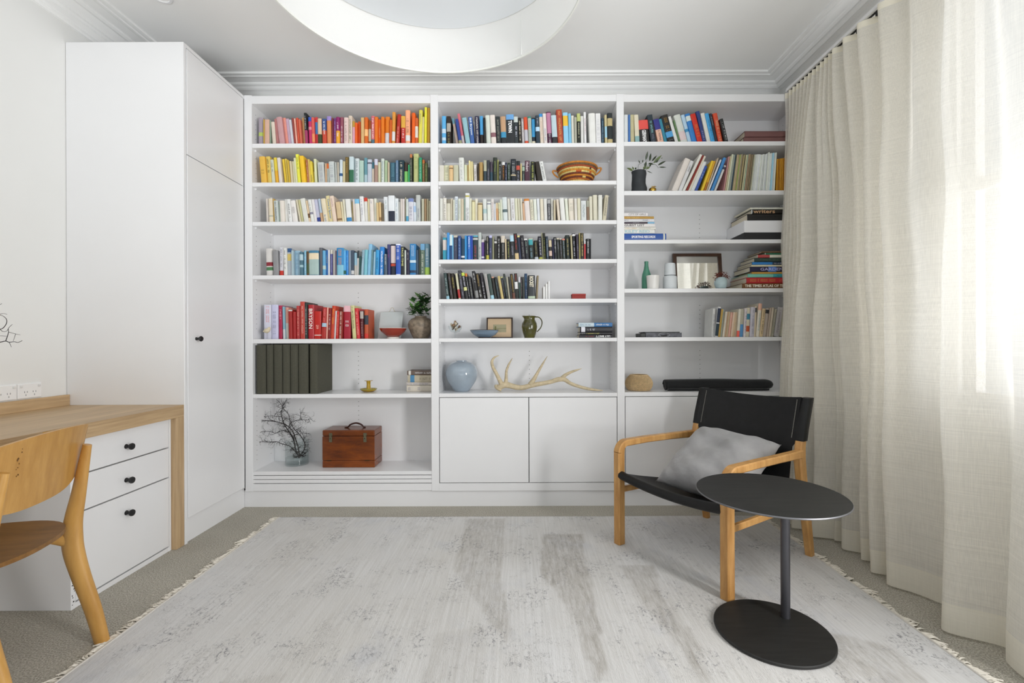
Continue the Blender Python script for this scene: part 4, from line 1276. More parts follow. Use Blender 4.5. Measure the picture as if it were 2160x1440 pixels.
row('second shelf of middle bay', 1, SZ[1][1][0], 381.1, [(920, 320, 10.8, '''50 158 305 0 d6d2c6
168 292 310 0 d6d6b8 t:887:.1:.9
298 382 310 0 d8b888 b:604020:.15:.2
388 514 305 0 c0c0a8
526 642 135 -12 dadcd6 t:aaa
645 702 295 -4 d4d8ba
704 744 295 -2 c0a878
748 788 200 -14 e4d8a2
791 850 220 -12 d0c490
864 932 295 -12 d8d4d0 t:433
936 976 260 0 3a3020
980 1072 240 0 b09058
1082 1150 195 0 b0b098 b:304048:.5:1
1156 1222 190 0 32363c t:889:.4:.9
1226 1290 230 0 4c4450 b:2f4858:.5:1
1296 1392 130 0 2c342c t:8a9a58:.15:.65
1395 1424 180 0 b0b06e
1428 1482 220 0 1e2420 t:dde
1502 1568 235 0 241c14 b:dcdcdc:0:.15;t:c88030:.2:.9
1572 1614 245 0 1c2844 t:dde
1620 1694 250 0 2c382c t:9aa
1698 1820 165 0 1c242c t:ccc:.05:.65;b:c0b090:.66:.72
1824 1914 210 0 1c2024 b:c05040:.22:.42;t:99a:.5:.9
1920 1952 270 0 c8b67e
1956 2018 320 0 3a4440 b:a0b6a6:.05:.3;t:9aa:.5:.9
2022 2134 200 0 4c2c3c T:Hobart:e0d0d4:.06:.5:.6'''), (1080, 320, 9.82, '''385 474 200 0 1c2018 t:c0c868:.05:.95
520 622 205 -108 2a241c
634 716 200 -165 dcdedc t:222:.1:.9''')])

row('third shelf of middle bay', 1, SZ[1][2][0], 464.5, [(920, 400, 10.8, '''82 156 195 0 d8d8d0
160 234 185 0 e2ded4 t:222:.2:1
237 322 220 0 d2cebc b:8a8474:0:.18
325 386 200 0 c8c0ac
389 418 225 0 dadac8
422 498 155 0 d4dce4 t:345:.08:.95
502 562 205 0 d6dacc t:89a
565 624 205 0 ccc0a8
627 662 195 0 b0c8c0
665 758 75 0 dee0e0 T:OUTLIERS:9c9c9c:.52:.97:.6;b:b8b060:.08:.14
761 812 195 0 d8d8c4
815 880 240 0 d8d2a8 b:706040:.02:.06
883 948 205 0 e0dccc
952 1052 295 0 d8c89e b:604828:.04:.1
1072 1158 210 -12 d4d8d4 b:acc6c6:.45:.65
1166 1252 270 -8 dce0d8 b:889:.08:.14
1256 1322 210 -8 d8d4d0 t:a88
1325 1366 315 -8 d0d4dc
1368 1428 300 -10 d0a478 b:d8c8a4:0:.3
1430 1464 290 -18 d8d8b8 t:443:.1:.6
1467 1524 220 -24 ccd0c0
1527 1634 170 -28 d0d8d8 b:5a6c70:.5:.62
1642 1708 205 -22 d8d4c8
1714 1804 190 -24 d8d8d8 t:988
1807 1868 195 -22 d4d4bc
1871 1932 200 -22 d0ccb8
1935 1984 200 -24 d4d0c0
1987 2028 270 -30 d0a888 b:443:.03:.07
2031 2152 205 -38 dcd4d0 b:cc8440:0:.1'''), (1100, 400, 10.8, '''212 286 220 -28 dcd8c4 t:776
289 362 215 -26 dce0d4
365 434 205 -22 d8dce0
437 510 205 -18 dcd4c0
513 592 205 -14 dadad6
595 668 215 -10 44444a t:dddddd:.25:.95;b:a8a8a8:.02:.2
672 732 205 -6 c8c8c0 t:766
735 778 230 0 c8bca0
828 888 215 -42 dcd0c0
902 1008 190 -42 e2e2de
1016 1082 200 -34 dce0d0
1087 1208 200 -20 e2dacc t:aaaa99:.2:.6
1211 1272 200 -15 dedad2
1280 1354 195 -12 d8d4bc
1360 1482 250 -8 d4d8d8 t:899:.2:.8
1486 1548 250 -6 8a7460 b:a8a898:0:.3
1552 1624 150 -20 d8d4c0
1636 1740 120 -12 d8d4c0
1746 1838 120 2 dcdcd4
1842 1928 125 62 ccc4ac t:554:.1:.9''')])

row('fourth shelf of middle bay', 1, SZ[1][3][0], 546.5, [(920, 480, 10.8, '''152 242 225 0 3a9cb2 b:d8ccc4:.1:.55
245 302 110 0 4490d0
305 367 160 0 1c4878 b:d4e4e4:0:.42
369 394 170 0 80c0e4
397 492 175 0 3c4258 b:c8c0b0:0:.08;t:778:.2:.6
496 564 185 0 2f4c84 t:9ac0e0
567 648 250 0 1f4058 b:e4e4e4:.8:.88
651 708 180 0 3a98d8
712 788 180 0 2468bc t:fff:.05:.55
790 832 180 0 2c4ca8
835 952 175 0 24343c b:5aa8bc:0:.06;t:ac4444:.35:.95;b:c0c0b8:.1:.18
957 1032 110 0 b8c0bc t:556:.5:.9
1035 1102 265 0 5e4288 b:d4cccc:0:.14;b:dcdce4:.82:.9
1105 1138 290 0 1c1c1c
1141 1200 195 0 1c1c1a t:d8d0b8:.05:.75;b:b8b040:.8:1
1203 1274 175 0 343a58 b:bcbce0:0:.1;t:99c:.5:.7
1277 1321 190 0 8c8c70
1324 1386 285 0 1c1c1c b:cccccc:.05:.15
1390 1464 190 0 181818 t:ccc
1475 1570 185 0 242424 b:d0c6b8:0:.28;t:999:.35:.8
1574 1608 255 -8 c8b898
1612 1696 265 -36 1c1c1c t:a8a854
1706 1794 175 -44 24282c b:b0d0e0:0:.25;t:99a:.4:.8
1802 1886 130 -50 141414 t:b02c22:.05:.6;b:d0b888:.75:1
1889 1948 180 -44 283048 b:d8cc88:0:.07
1952 2036 175 -44 201c24 t:888'''), (1080, 480, 10.8, '''311 388 250 -42 20222c b:dddddd:0:.07;t:9a9:.1:.7
402 498 245 -30 1c2824 b:c0ccb0:0:.05;b:3a9ca4:.05:.3;t:8ab:.4:.9
516 602 290 -22 1c1c14 b:b0b8c0:.85:1;t:8a8050:.1:.7
622 698 195 -32 1a1a28 t:dde:.1:.82;b:a0a040:.88:1
701 722 110 -30 b0b090
725 782 120 -28 222218 t:a0a848:.2:1
785 844 195 -24 1c2c3c t:9ab
848 920 275 -18 28241c b:d0c0a0:.02:.35;b:d4b8a8:.55:.8
923 964 260 -18 22223f
968 1032 215 -22 181c20 t:dddddd:.05:.7
1036 1096 240 -24 2c302c b:d0c8b0:0:.05;t:99a:.2:.6
1099 1156 245 -22 2c2c28 b:d0c8b8:0:.05;t:889:.1:.8
1160 1224 250 -20 2c342c b:d08070:0:.07;t:9ab:.1:.9
1232 1324 170 -18 1c2824 t:b8a868:.15:.8
1354 1392 170 -26 b0a888
1395 1464 130 -28 181a20 t:dde:.3:.85;b:e8e8e8:.03:.1
1478 1528 150 -18 3c3444 t:99a:.4:.65
1531 1562 115 -4 a09860
1565 1638 120 -4 181410 t:e0c878:.03:.9
1642 1680 290 0 d05054 b:dddddd:0:.18
1690 1774 250 0 14181c t:dddddd:.05:.7
1777 1803 250 0 24262a''')])

row('fifth shelf of middle bay', 1, SZ[1][4][0], 630, [(920, 560, 10.8, '''232 302 165 -65 2c4040 b:90b8c8:.88:1;t:bcc:.2:.8
322 388 165 -72 38302c t:778
396 468 175 -70 241c14 t:b8a848:.15:.6
508 564 175 -76 d0ccb0 b:b02c2c:.62:.95
580 654 105 -88 34343c t:99a
660 734 160 -90 1c1c1c b:c0d058:0:.12;t:dde:.15:.5;b:d0d090:.55:.68
738 786 175 -86 1e1e22 b:d87c34:0:.12;t:ccc
790 852 245 -70 34343a t:a0a090
905 974 120 -96 26262a t:e8e8e8:.08:.4;b:888:.7:.95
984 1068 175 -96 201c18 t:c09c50:.05:.5;t:fff:.65:.9
1078 1148 165 -92 2c2830 t:dddddd:.35:.95
1172 1240 185 -88 a4a4a2 t:aa8888
1248 1322 185 -88 3c4c48 b:9cc8d8:.85:1
1334 1392 250 -78 26241f b:c89880:0:.06
1398 1454 260 -76 1c2020 t:578
1484 1542 235 -90 c0ac70
1546 1592 250 -76 1c242c b:c8c888:0:.06;t:889
1596 1642 185 -72 28302c t:788
1648 1690 260 -58 a8a490
1693 1732 250 -56 20201e
1742 1808 185 -62 241c14 t:c8a850:.05:.7;b:6a4030:.75:1
1812 1886 175 -40 1c241f b:e0e0e0:.33:.6;t:a83030:.03:.28
1892 1936 255 -20 2c4440 b:ccccd4:0:.25
1939 1970 255 -12 3c2c30 t:cccccc
1973 2008 255 -8 28302c
2024 2088 180 -12 1f3c5c t:5a90b8:.1:.55;t:aaa:.6:.9'''), (1070, 560, 9.39, '''413 556 190 -6 2e3236 T:ROCKET:ece4cc:.05:.5:.55:.03;b:b0c0a8:.88:.98
566 604 195 22 8a7c60
705 752 415 0 e2e2e0
757 802 360 0 e2e2e0
808 846 305 0 e6e6e6''')], rec=.03)

row('top shelf of right bay', 2, SZ[2][0][0], 298, [(1310, 220, 12, '''78 182 265 0 dce0e0
186 232 260 -15 4074bc
236 340 265 -62 bcb48e
362 470 260 -70 dcd4bc b:8ab0b0:.75:.95
476 722 395 -98 1c1c1c b:dc5048:0:.4;T:GERMANY:f4f4f4:.43:1:.42:.03
758 890 260 -140 22303a t:8cc4c4:.1:.65;t:778:.7:.95
932 1078 370 -150 dcb09a b:2f2f80:0:.45;t:2c2c40:.5:.9
1082 1168 370 -140 2f8098
1176 1356 265 -178 1c1c1c t:b08430:.1:.55;b:4c98cc:.6:.8;t:ccc:.84:.97
1362 1450 305 -186 dcdcd8
1454 1496 400 -140 5c7c50
1500 1676 265 -180 d0d4cc b:d8c4c4:.6:.9
1682 1784 265 -176 b0cce0 b:3a8cbc:.5:.6
1790 1920 235 -176 2f7cc2 b:d0dcd8:.08:.25
1926 2056 235 -180 c82c1a t:d8a050:.3:.8
2060 2152 170 -168 2c3e7c t:aac:.6:.9'''), (1480, 225, 10.8, '''112 206 145 -140 dcdcd4
212 302 150 -142 42a0d8 t:2c5c8c:.2:.9
306 368 150 -138 1f2838 t:aaa:.1:.4
372 482 150 -128 d04c2e t:e4dcac:.2:1
520 606 275 -140 181c1c t:cccccc''')])

row('second shelf of right bay', 2, SZ[2][1][0], 401.7, [(1310, 305, 12, '''1290 1452 360 340 dcd4cc
1458 1556 415 305 d4d4d4 t:333:.1:.35
1562 1636 250 440 dcdcd4
1640 1700 270 420 86281f
1704 1768 290 400 dcd4c4
1772 1866 430 285 d4d8d8
1872 1948 540 225 3050a0 t:acd:.2:.5'''), (1480, 310, 10.8, '''-14 46 315 245 e0bc2c
50 100 320 230 d4a02c b:a86a20:.7:1
104 140 250 260 b8a890
144 186 290 280 d8d8dc
206 280 245 300 4084c0
286 340 420 230 d0d0cc b:445:.05:.15
''')])
rndm = random.Random(12)
mg = []
x = 498
for c in ['cc9496', 'c4b494', 'd4d8bc', 'd4d8c0', 'aeb6ac', 'a4aca0', '304858', 'b8a888', 'b4a078', 'a89878', '7ca040', 'c0b088', '98907c', 'b0a078', '6c6450', 'c0bc98', 'a8b8a0', '5c6454', 'bc9c80', '948468', '88785c', '7c7058', 'a8a890']:
    w = 24 + rndm.uniform(-4, 6); top = 215 if x < 540 else rndm.uniform(160, 180)
    mg.append('%d %d %d %d %s' % (x, x + w, top, 118 - (x - 500) * .03, c)); x += w + 3
for k in range(15):
    w = 33; top = [170, 165, 162, 168, 172, 165, 160, 162, 150, 118, 140, 135, 130, 128, 125][k]
    mg.append('%d %d %d %d %s' % (x, x + w, top, 100 - k * 4, ['d8dcd8', 'd4d8d4', 'dce0dc', 'd4d8dc', 'd8dcd0'][k % 5] if k != 12 else '9ccce0')); x += w + 3.5
x = max(x, 1700)
for k in range(7):
    w = 36; mg.append('%d %d %d %d %s' % (x, x + w, 270 - k * 6, 20, ['c08818', 'b87c14', 'c89020'][k % 3])); x += w + 3
row('second shelf of right bay', 2, SZ[2][1][0], 401.7, [(1480, 310, 10.8, '\n'.join(mg))], magz=True)

row('fifth shelf of right bay', 2, SZ[2][4][0], 710.7, [(1470, 625, 10.8, '''333 396 275 36 d4d4d0 t:556:.2:.95
403 468 235 76 d8d8d8 b:202c44:.05:.52;b:1c3440:.56:.97
474 532 290 78 c8a450
535 560 290 66 b0bcb4
563 606 345 76 d8d0c0
609 656 350 58 c0a080
660 702 345 42 c0b090
705 752 360 30 d8a898
755 796 360 22 d8c0a8
799 838 365 20 d4bc98
841 884 355 24 ccb89c
887 948 285 20 d8d4c4 b:e86454:.78:1
952 1040 285 20 c0bca8 b:5c9cd0:.55:1
1046 1098 270 26 d8d0d0 t:448
1104 1188 260 28 d0c8b0 b:3a8098:.2:.4;b:bc542c:.62:.82
1192 1294 240 16 c0bcc4 t:889:.1:.9
1297 1336 220 36 d8c8a8 b:4a4a4a:.05:.2
1339 1418 160 70 d8d0c0 b:d8a890:0:.2;t:8aa:.3:.8
1422 1496 275 74 d0b890 t:443:.05:.9
1500 1578 270 80 b0a498 b:303030:.05:.18
1582 1628 265 84 a89888
1632 1680 250 84 c0b4a0
1686 1744 290 88 bcb8a4 t:776
1752 1878 245 100 b4b0b0 t:8a8088:.1:.9
1886 1996 290 90 b4b09c t:555:.2:.9''')], rec=.04)

# albums in the left bay
ab = '''60 172 95 0
178 256 93 0
262 362 91 0
366 454 90 0
458 546 89 0
550 664 88 0
684 772 90 0'''
def albums():
    n = 7; LIN_ = mat('dark_olive_bookcloth', '4b4a3e', .85, noise=((90, 90, 400), .18), bump=((200, 200, 700), .2, .001))
    for i, ln in enumerate(ab.splitlines()):
        x0, x1, tp, _ = map(float, ln.split()); Y = 3.034
        a = P(530 + x0 / 5.54, 830, Y).x; c = P(530 + x1 / 5.54, 830, Y).x; zt = P(600, 710 + tp / 5.54, Y).z
        z0 = SZ[0][5][0] + .0008; a = max(a, BAYX[0][0] + .003)
        r = thing('album', uniq('dark olive cloth album, ' + ('%s from the left, sixth shelf of left bay' % ORD[i + 1] if i < 6 else 'rightmost of the row, sixth shelf left bay')), 'album', ((a + c) / 2, Y, z0), 'dark cloth albums on the sixth shelf of the left bay')
        t = c - a; h = zt - z0; d = .245
        b = B(); x = t / 2
        pr = [(-x, .004), (-x * .75, -.004), (-x * .3, -.007), (x * .3, -.007), (x * .75, -.004), (x, .004)]
        loop = [(-x, d)] + pr + [(x, d), (x - .003, d), (x - .003, .008), (-x + .003, .008), (-x + .003, d)]
        l0 = [b.m.verts.new((p[0], p[1], 0)) for p in loop]; l1 = [b.m.verts.new((p[0], p[1], h)) for p in loop]; m = len(loop)
        for q in range(m): b.m.faces.new((l0[q], l0[(q + 1) % m], l1[(q + 1) % m], l1[q]))
        b.m.faces.new(l0[::-1]); b.m.faces.new(l1)
        b.build('cover', LIN_, r, local=True)
        B().box(-x + .003, x - .003, .009, d - .006, .005, h - .005).build('page_block', PAGE, r, local=True)
albums()

# books lying flat, spine towards the room
def flat(x0, x1, z0, z1, Y, d, col, fs, label, grp, cat='book', name='book', hard=True):
    r = thing(name, uniq(label), cat, (x1, Y, (z0 + z1) / 2), grp)
    r.rotation_euler = (0, -pi / 2, 0)
    book_meshes(r, z1 - z0, x1 - x0, d, col, feats(fs), hard=hard)
def stack(rows_, Y, zshelf, conv, d, grp, xr=None, xl=None):
    """rows bottom to top: (ytop, ybottom, x edge, colour, feats, label, depth)"""
    z = zshelf + .0006
    for yt, yb, xe, col, fs, lab, dd, jit in rows_:
        h = (yb - yt) / conv[2] * Y / F
        X = P(conv[0] + xe / conv[2], 700, Y).x
        a, c = (X, xr) if xr is not None else (xl, X)
        flat(a, c, z, z + h - .0004, Y + jit, dd, col, fs, lab, grp)
        z += h
g = 'stacked books at the left of the right bay'
stack([(735, 900, 1090, '1f4f9c', 'T:SPORTING RECORDS:f4f4f4:.18:.74:.36:.03;b:d8d8c8:.93:.97', 'blue book lettered SPORTING RECORDS, bottom of the stack', .2, 0),
       (630, 728, 812, 'dededa', 'T:KILEY REID:9cc4cc:.04:.84:.66', 'white book with pale blue capitals, second from bottom above the blue book', .14, 0),
       (566, 625, 842, 'e2e0d8', 't:d8b078:.05:.4;t:aaa:.48:.85', 'cream book with faint gold lettering, third from bottom of the stack', .15, .003),
       (478, 560, 822, 'e2dedc', 'T:GUEST LIST:3c3438:.02:.66:.62', 'white book lettered GUEST LIST in dark capitals, middle of the stack', .145, 0),
       (434, 474, 812, '3a2c3c', 'b:84b8d8:.78:1;t:ccc:.3:.5', 'thin dark plum book with light blue end in the stack', .13, .002),
       (356, 430, 800, 'dadade', 't:667:.0:.14;t:668:.62:.86', 'white book with grey lettering at both ends, third from top', .14, 0),
       (292, 352, 800, 'b89040', 't:e8c880:.1:.5', 'gold spined book, second from top of the stack', .13, .002),
       (196, 286, 650, 'e2dede', 'T:CITY OF GIRLS:8c8c8c:.2:.92:.55', 'short white book lettered CITY OF GIRLS, top of the stack', .13, 0)],
      YF + .022, SZ[2][2][0], (1310, 425, 11.37), .15, g, xl=.697)
g = 'stacked large items at the right of the right bay'
stack([(690, 855, 990, '1c1c20', '', 'black slab, bottom of the box and book pile behind the curtain edge', .25, 0)][:0], 3.03, 0, (1480, 425, 10.8), .2, g, xr=1.85)
zs_ = SZ[2][2][0]
def XP(px, Y): return P(px, 700, Y).x
Yb = 3.035
cv = lambda y0, y1: (y1 - y0) / 10.8 * Yb / F
h1, h2, h3, h4, h5 = cv(690, 858), cv(418, 690), cv(265, 418), cv(160, 265), cv(115, 158)
t = thing('storage_box', 'flat black box under the white box, third shelf of right bay', 'box', ((XP(1571, Yb) + 1.85) / 2, Yb, zs_))
B().box(XP(1571, Yb), 1.85, Yb, 3.285, zs_ + .0005, zs_ + h1, .001, 1).build('box_body', mat('black_board', '1e1e21', .6), t)
t = thing('storage_box', 'shallow white box between two black items, third shelf right bay', 'box', ((XP(1571, Yb) + 1.85) / 2, Yb, zs_ + h1))
B().box(XP(1570.5, Yb), 1.851, Yb - .001, 3.286, zs_ + h1 + .0005, zs_ + h1 + h2, .001, 1).build('box_lid', mat('white_board', 'e2e2e4', .55), t)
z_ = zs_ + h1 + h2
flat(XP(1578, Yb), 1.84, z_ + .0006, z_ + h3, Yb + .004, .235, '191717', '', 'thick plain black book on the white box, third shelf right bay', g)
flat(XP(1588, Yb), 1.83, z_ + h3 + .0006, z_ + h3 + h4, Yb + .004, .215, '17120e', 'T:writers:c8a078:.02:.50:.78;b:c8ccd0:-.02:.0', 'black book lettered writers in bronze, above the thick black book', g)
flat(XP(1584, Yb), 1.83, z_ + h3 + h4 + .0006, z_ + h3 + h4 + h5, Yb + .004, .225, 'd8d8c8', 't:aab:.05:.9', 'thin white book topping the box pile, third shelf right bay', g, hard=False)

g = 'stacked large books behind the curtain edge'
stack([(885, 1000, 1035, '6e4824', 'T:THE TIMES ATLAS OF THE WORLD:f4ecdc:.04:1.0:.52:.02', 'brown book lettered THE TIMES ATLAS OF THE WORLD, bottom of pile', .24, 0),
       (748, 882, 1135, 'b0242c', 't:c89850:.06:.55;t:d06048:.6:.95', 'thick red book with faint gold lettering above the brown atlas', .235, 0),
       (662, 742, 1165, '74bca8', 'b:3aa0a8:.48:1;t:1c4c5c:.55:.85', 'mint and teal book directly above the thick red book', .235, 0),
       (610, 658, 1260, 'c89844', 't:e8d8a0:.72:.9', 'thin ochre book between the teal and the GARDENING book', .19, .003),
       (490, 606, 1215, '1a1a3c', 'T:GARDENING:b4b4dc:.20:.86:.56;b:4a7cc8:.36:.52', 'navy book lettered GARDENING in pale lilac', .23, 0),
       (438, 485, 1245, 'd8d0b0', '', 'cream spined book directly above the navy GARDENING book', .2, .002),
       (374, 434, 1260, '1c3450', 'b:2f7cc0:0:.42;t:e0e0e0:.45:.64', 'dark blue book with bright blue half, upper part of pile', .21, 0),
       (272, 370, 1320, '2e3e38', 't:4a6c50:.1:.5', 'dark green thick book, fourth from top of the pile', .2, 0),
       (196, 264, 1390, 'dcd8c8', 'b:b04848:0:.28;b:2c4c88:.72:1', 'book with red, cream and blue spine sections, near top of pile', .19, 0),
       (150, 192, 1560, '2f7458', 'b:d8e0d8:0:.02', 'thin green book, second from top of the pile', .15, .004),
       (105, 145, 1480, '6a5038', '', 'thin brown book topping the large book pile', .19, 0)],
      3.035, SZ[2][3][0], (1470, 515, 10.8), .2, g, xr=1.848)
g = 'two large mauve albums'
zt0 = SZ[2][0][0]; Ym = 3.05
for k, (xx, hh) in enumerate(((1568.5, .038), (1571, .038))):
    z0 = zt0 + .001 + k * .0405
    a = P(xx, 290, Ym).x; c = 1.85
    r = thing('album', uniq(('lower', 'upper')[k] + ' of two mauve cloth albums lying flat, top shelf right bay'), 'album', (c, Ym, z0 + hh / 2), g)
    r.rotation_euler = (0, -pi / 2, 0)
    book_meshes(r, hh, c - a, .232, '744f4d', [], hard=True)
# two short stacks
g = 'stacked books at the right of the middle bay'
stack([(660, 716, 1325, '2a2a2e', 'T:LILY BRETT:ececec:.5:.93:.7:.02:1;t:a83c3c:.18:.44', 'black book with white name upside down, bottom of the four', .12, 0),
       (602, 658, 1345, '1e1e22', 't:c8c060:.2:.6;t:c0c0c0:.02:.16', 'black book with small yellow lettering, second of four from bottom', .12, .003),
       (496, 600, 1345, '26262c', 'b:dcdce4:.04:.16;t:c8c8d0:.24:.46', 'black book with white emblem, second of the four from top', .12, 0),
       (410, 492, 1318, '3a74ac', 'b:c4d4dc:0:.46;t:6c88a0:.04:.36;t:f0f0f0:.50:.9', 'blue and pale grey book topping the stack of four', .125, 0)],
      3.06, SZ[1][5][0], (1080, 635, 9.39), .12, g, xr=P(1291.5, 700, 3.06).x)
g = 'stacked books at the right of the left bay'
stack([(560, 632, 1815, 'd0c8ba', 't:889:.05:.5', 'cream book, bottom of the four lying flat beside the upright', .13, 0),
       (517, 556, 1810, 'c8c0b8', 't:889:.0:.8', 'thin pale book, second of the four from bottom, sixth shelf', .13, .004),
       (428, 512, 1826, 'b8ae98', 'b:4a84ac:.10:.26;t:8c8474:.4:.9', 'beige book with blue square, second from top, sixth shelf left bay', .13, .002),
       (372, 424, 1822, '6a5a50', 'b:d8d4cc:.05:.14;t:d8d8d8:.3:.9', 'dark patterned magazine topping the flat stack, sixth shelf left bay', .14, 0)],
      3.13, SZ[0][5][0], (530, 710, 5.54), .13, g, xr=-.567)

# the narrowest books beyond the first three hundred or so are joined into one object
def join_small():
    SIZES.sort(key=lambda a: -a[0]); rest = [r for _, r in SIZES[268:]]
    if not rest: return
    bpy.context.view_layer.update()
    vs, fs, mi, ml = [], [], [], []
    for r in rest:
        for ch in list(r.children):
            me = ch.data; off = len(vs); M = ch.matrix_world
            vs += [tuple(M @ v.co) for v in me.vertices]
            m = me.materials[0]
            if m not in ml: ml.append(m)
            k = ml.index(m)
            for p in me.polygons: fs.append([off + i for i in p.vertices]); mi.append(k)
            bpy.data.objects.remove(ch); bpy.data.meshes.remove(me)
        bpy.data.objects.remove(r)
    me = bpy.data.meshes.new('narrow_books'); me.from_pydata(vs, [], fs)
    for m in ml: me.materials.append(m)
    me.polygons.foreach_set('material_index', mi)
    o = bpy.data.objects.new('narrow_books', me); COL.objects.link(o)
    props(o, 'many thin small books filling in between the larger ones on all shelves', 'books', None, 'stuff')
join_small()

# ---------------------------------------------------------------- objects in the left bay
def shelfz(b_, k): return SZ[b_][k][0]
def cream(n): return mat(n, 'd8ccb0', .7, noise=(30, .15))
# bird figurine
z = shelfz(0, 4); c = P(563, 696, 3.042)
t = thing('bird_figurine', 'small cream bird figurine on thin wire legs before pale spines', 'figurine', (c.x, c.y, z))
b = B(); pr = [(-.026, .010, .002), (-.020, .010, .006), (-.010, .012, .0135), (0, .014, .016), (.009, .019, .0135), (.014, .028, .010), (.018, .033, .0075), (.0225, .032, .003)]
b.tube([(c.x + px, c.y, c.z - .018 + pz) for px, pz, r in pr], [r for *_, r in pr], 14)
b.build('body', cream('cream_ceramic'), t, True, angle=180)
B().tube([(c.x + .022, c.y, c.z + .014), (c.x + .029, c.y, c.z + .012)], [.0022, .0004], 6).build('beak', cream('cream_ceramic'), t)
for s in (-.004, .005):
    B().tube([(c.x + s, c.y, z + .0005), (c.x + s, c.y, c.z - .014)], .0008, 5).build('leg', BLACKM, t)
# enamel board with wire loop
Y = 3.215; p0 = P(800.5, 657, Y); p1 = P(848.5, 657, Y)
z = shelfz(0, 4); zt = p0.z
t = thing('enamel_board', 'pale grey enamel board with brass wire loop leaning behind the red bowl', 'board', ((p0.x + p1.x) / 2, Y, z))
b = B(); b.pts([(x, y + dy, zz) for zz, y in ((z + .001, Y - .045), (zt, Y + .03)) for x, dy in ((p0.x, 0), (p1.x, 0), (p1.x, .005), (p0.x, .005))], [(0, 1, 5, 4), (1, 2, 6, 5), (2, 3, 7, 6), (3, 0, 4, 7), (0, 3, 2, 1), (4, 5, 6, 7)])
b.build('board', mat('grey_enamel', 'c4cccc', .3), t)
xm = (p0.x + p1.x) / 2
lp = smooth([(xm - .022, Y + .03, zt), (xm - .012, Y + .033, zt + .012), (xm - .008, Y + .034, zt + .026), (xm, Y + .034, zt + .029), (xm + .008, Y + .034, zt + .026), (xm + .012, Y + .033, zt + .012), (xm + .022, Y + .03, zt)], 4)
B().tube(lp, .0012, 6).build('wire_loop', mat('old_brass', 'b8ac80', .4, .6), t)
# red bowl on a white foot
c = P(829.3, 690, 3.115); z = shelfz(0, 4)
t = thing('bowl', 'glossy brick red footed bowl with white rim on the fifth shelf', 'bowl', (c.x, c.y, z))
B().lathe([(0, z + .012), (.034, z + .012), (.055, z + .026), (.078, z + .048), (.0895, z + .069), (.087, z + .069), (.076, z + .05), (.05, z + .030), (0, z + .022)], (c.x, c.y, 0), 48).build('bowl_body', mat('brick_red_glaze', '8e2c18', .12, coat=.6), t, True, angle=60)
B().lathe([(.0895, z + .0690), (.0902, z + .0715), (.087, z + .0715), (.087, z + .069)], (c.x, c.y, 0), 48).build('rim', mat('pale_rim_glaze', 'cfc4bc', .3), t, True)
B().lathe([(0, z + .0005), (.040, z + .0005), (.038, z + .012), (0, z + .013)], (c.x, c.y, 0), 40).build('foot', mat('white_glaze', 'dedad4', .3), t, True)
# stoneware vase with leafy sprigs
LEAF = mat('green_leaf', '24481f', .45, noise=(60, .35)); LEAF2 = mat('fresh_green_leaf', '5f9148', .45, noise=(60, .25))
def leaf(name, parent, base, direction, L_, w, m, up=(0, 0, 1), bend=.15, lobed=False):
    d = Vector(direction).normalized(); u = Vector(up); s = d.cross(u)
    if s.length < .01: s = Vector((1, 0, 0))
    s.normalize(); nn = s.cross(d).normalized(); base = Vector(base); b = B(); n = 8; rows_ = []
    for i in range(n + 1):
        f = i / n
        wd_ = w * (sin(pi * min(1, f * 1.02)) ** .8) * (1.25 - .6 * f)
        if lobed: wd_ *= (1.25 if i % 2 else .55)
        p = base + d * (L_ * f) - nn * (bend * L_ * f * f)
        e = .2 * wd_
        rows_.append((p - s * wd_ + nn * e, p - nn * e * .3, p + s * wd_ + nn * e))
    vs = [[b.m.verts.new(q) for q in r] for r in rows_]
    for a, c_ in zip(vs, vs[1:]):
        for k in range(2): b.m.faces.new((a[k], a[k + 1], c_[k + 1], c_[k]))
    return b.build(name, m, parent, True, angle=180)
c = P(887.5, 690, 3.16); z = shelfz(0, 4)
t = thing('vase', 'round mottled brown stoneware vase at the right of the fifth shelf', 'vase', (c.x, c.y, z))
vprof = [(0, .0005), (.048, .0005), (.052, .006), (.068, .04), (.083, .075), (.0865, .095), (.080, .118), (.062, .135), (.044, .142), (.038, .146), (.040, .152), (.035, .152), (.033, .146), (0, .12)]
B().lathe([(r, z + h) for r, h in vprof], (c.x, c.y, 0), 48).build('vase_body', mat('mottled_stoneware', '857766', .55, noise=(45, .45)), t, True, angle=60)
t = thing('leafy_sprigs', 'dark green lobed leaves standing in the round stoneware vase', 'plant', (c.x, c.y, z + .13))
rnd = random.Random(5)
stems = [((-.058, -.02, .055), 5), ((-.04, -.03, .10), 6), ((-.012, -.01, .13), 6), ((.015, -.02, .15), 6), ((.045, .0, .10), 5), ((.062, -.035, .13), 5), ((.055, -.05, .03), 5), ((-.075, -.035, .02), 4), ((.02, -.055, .06), 5), ((-.02, -.05, .05), 5), ((-.03, -.03, .07), 6), ((.03, -.02, .10), 6), ((.0, -.03, .04), 5)]
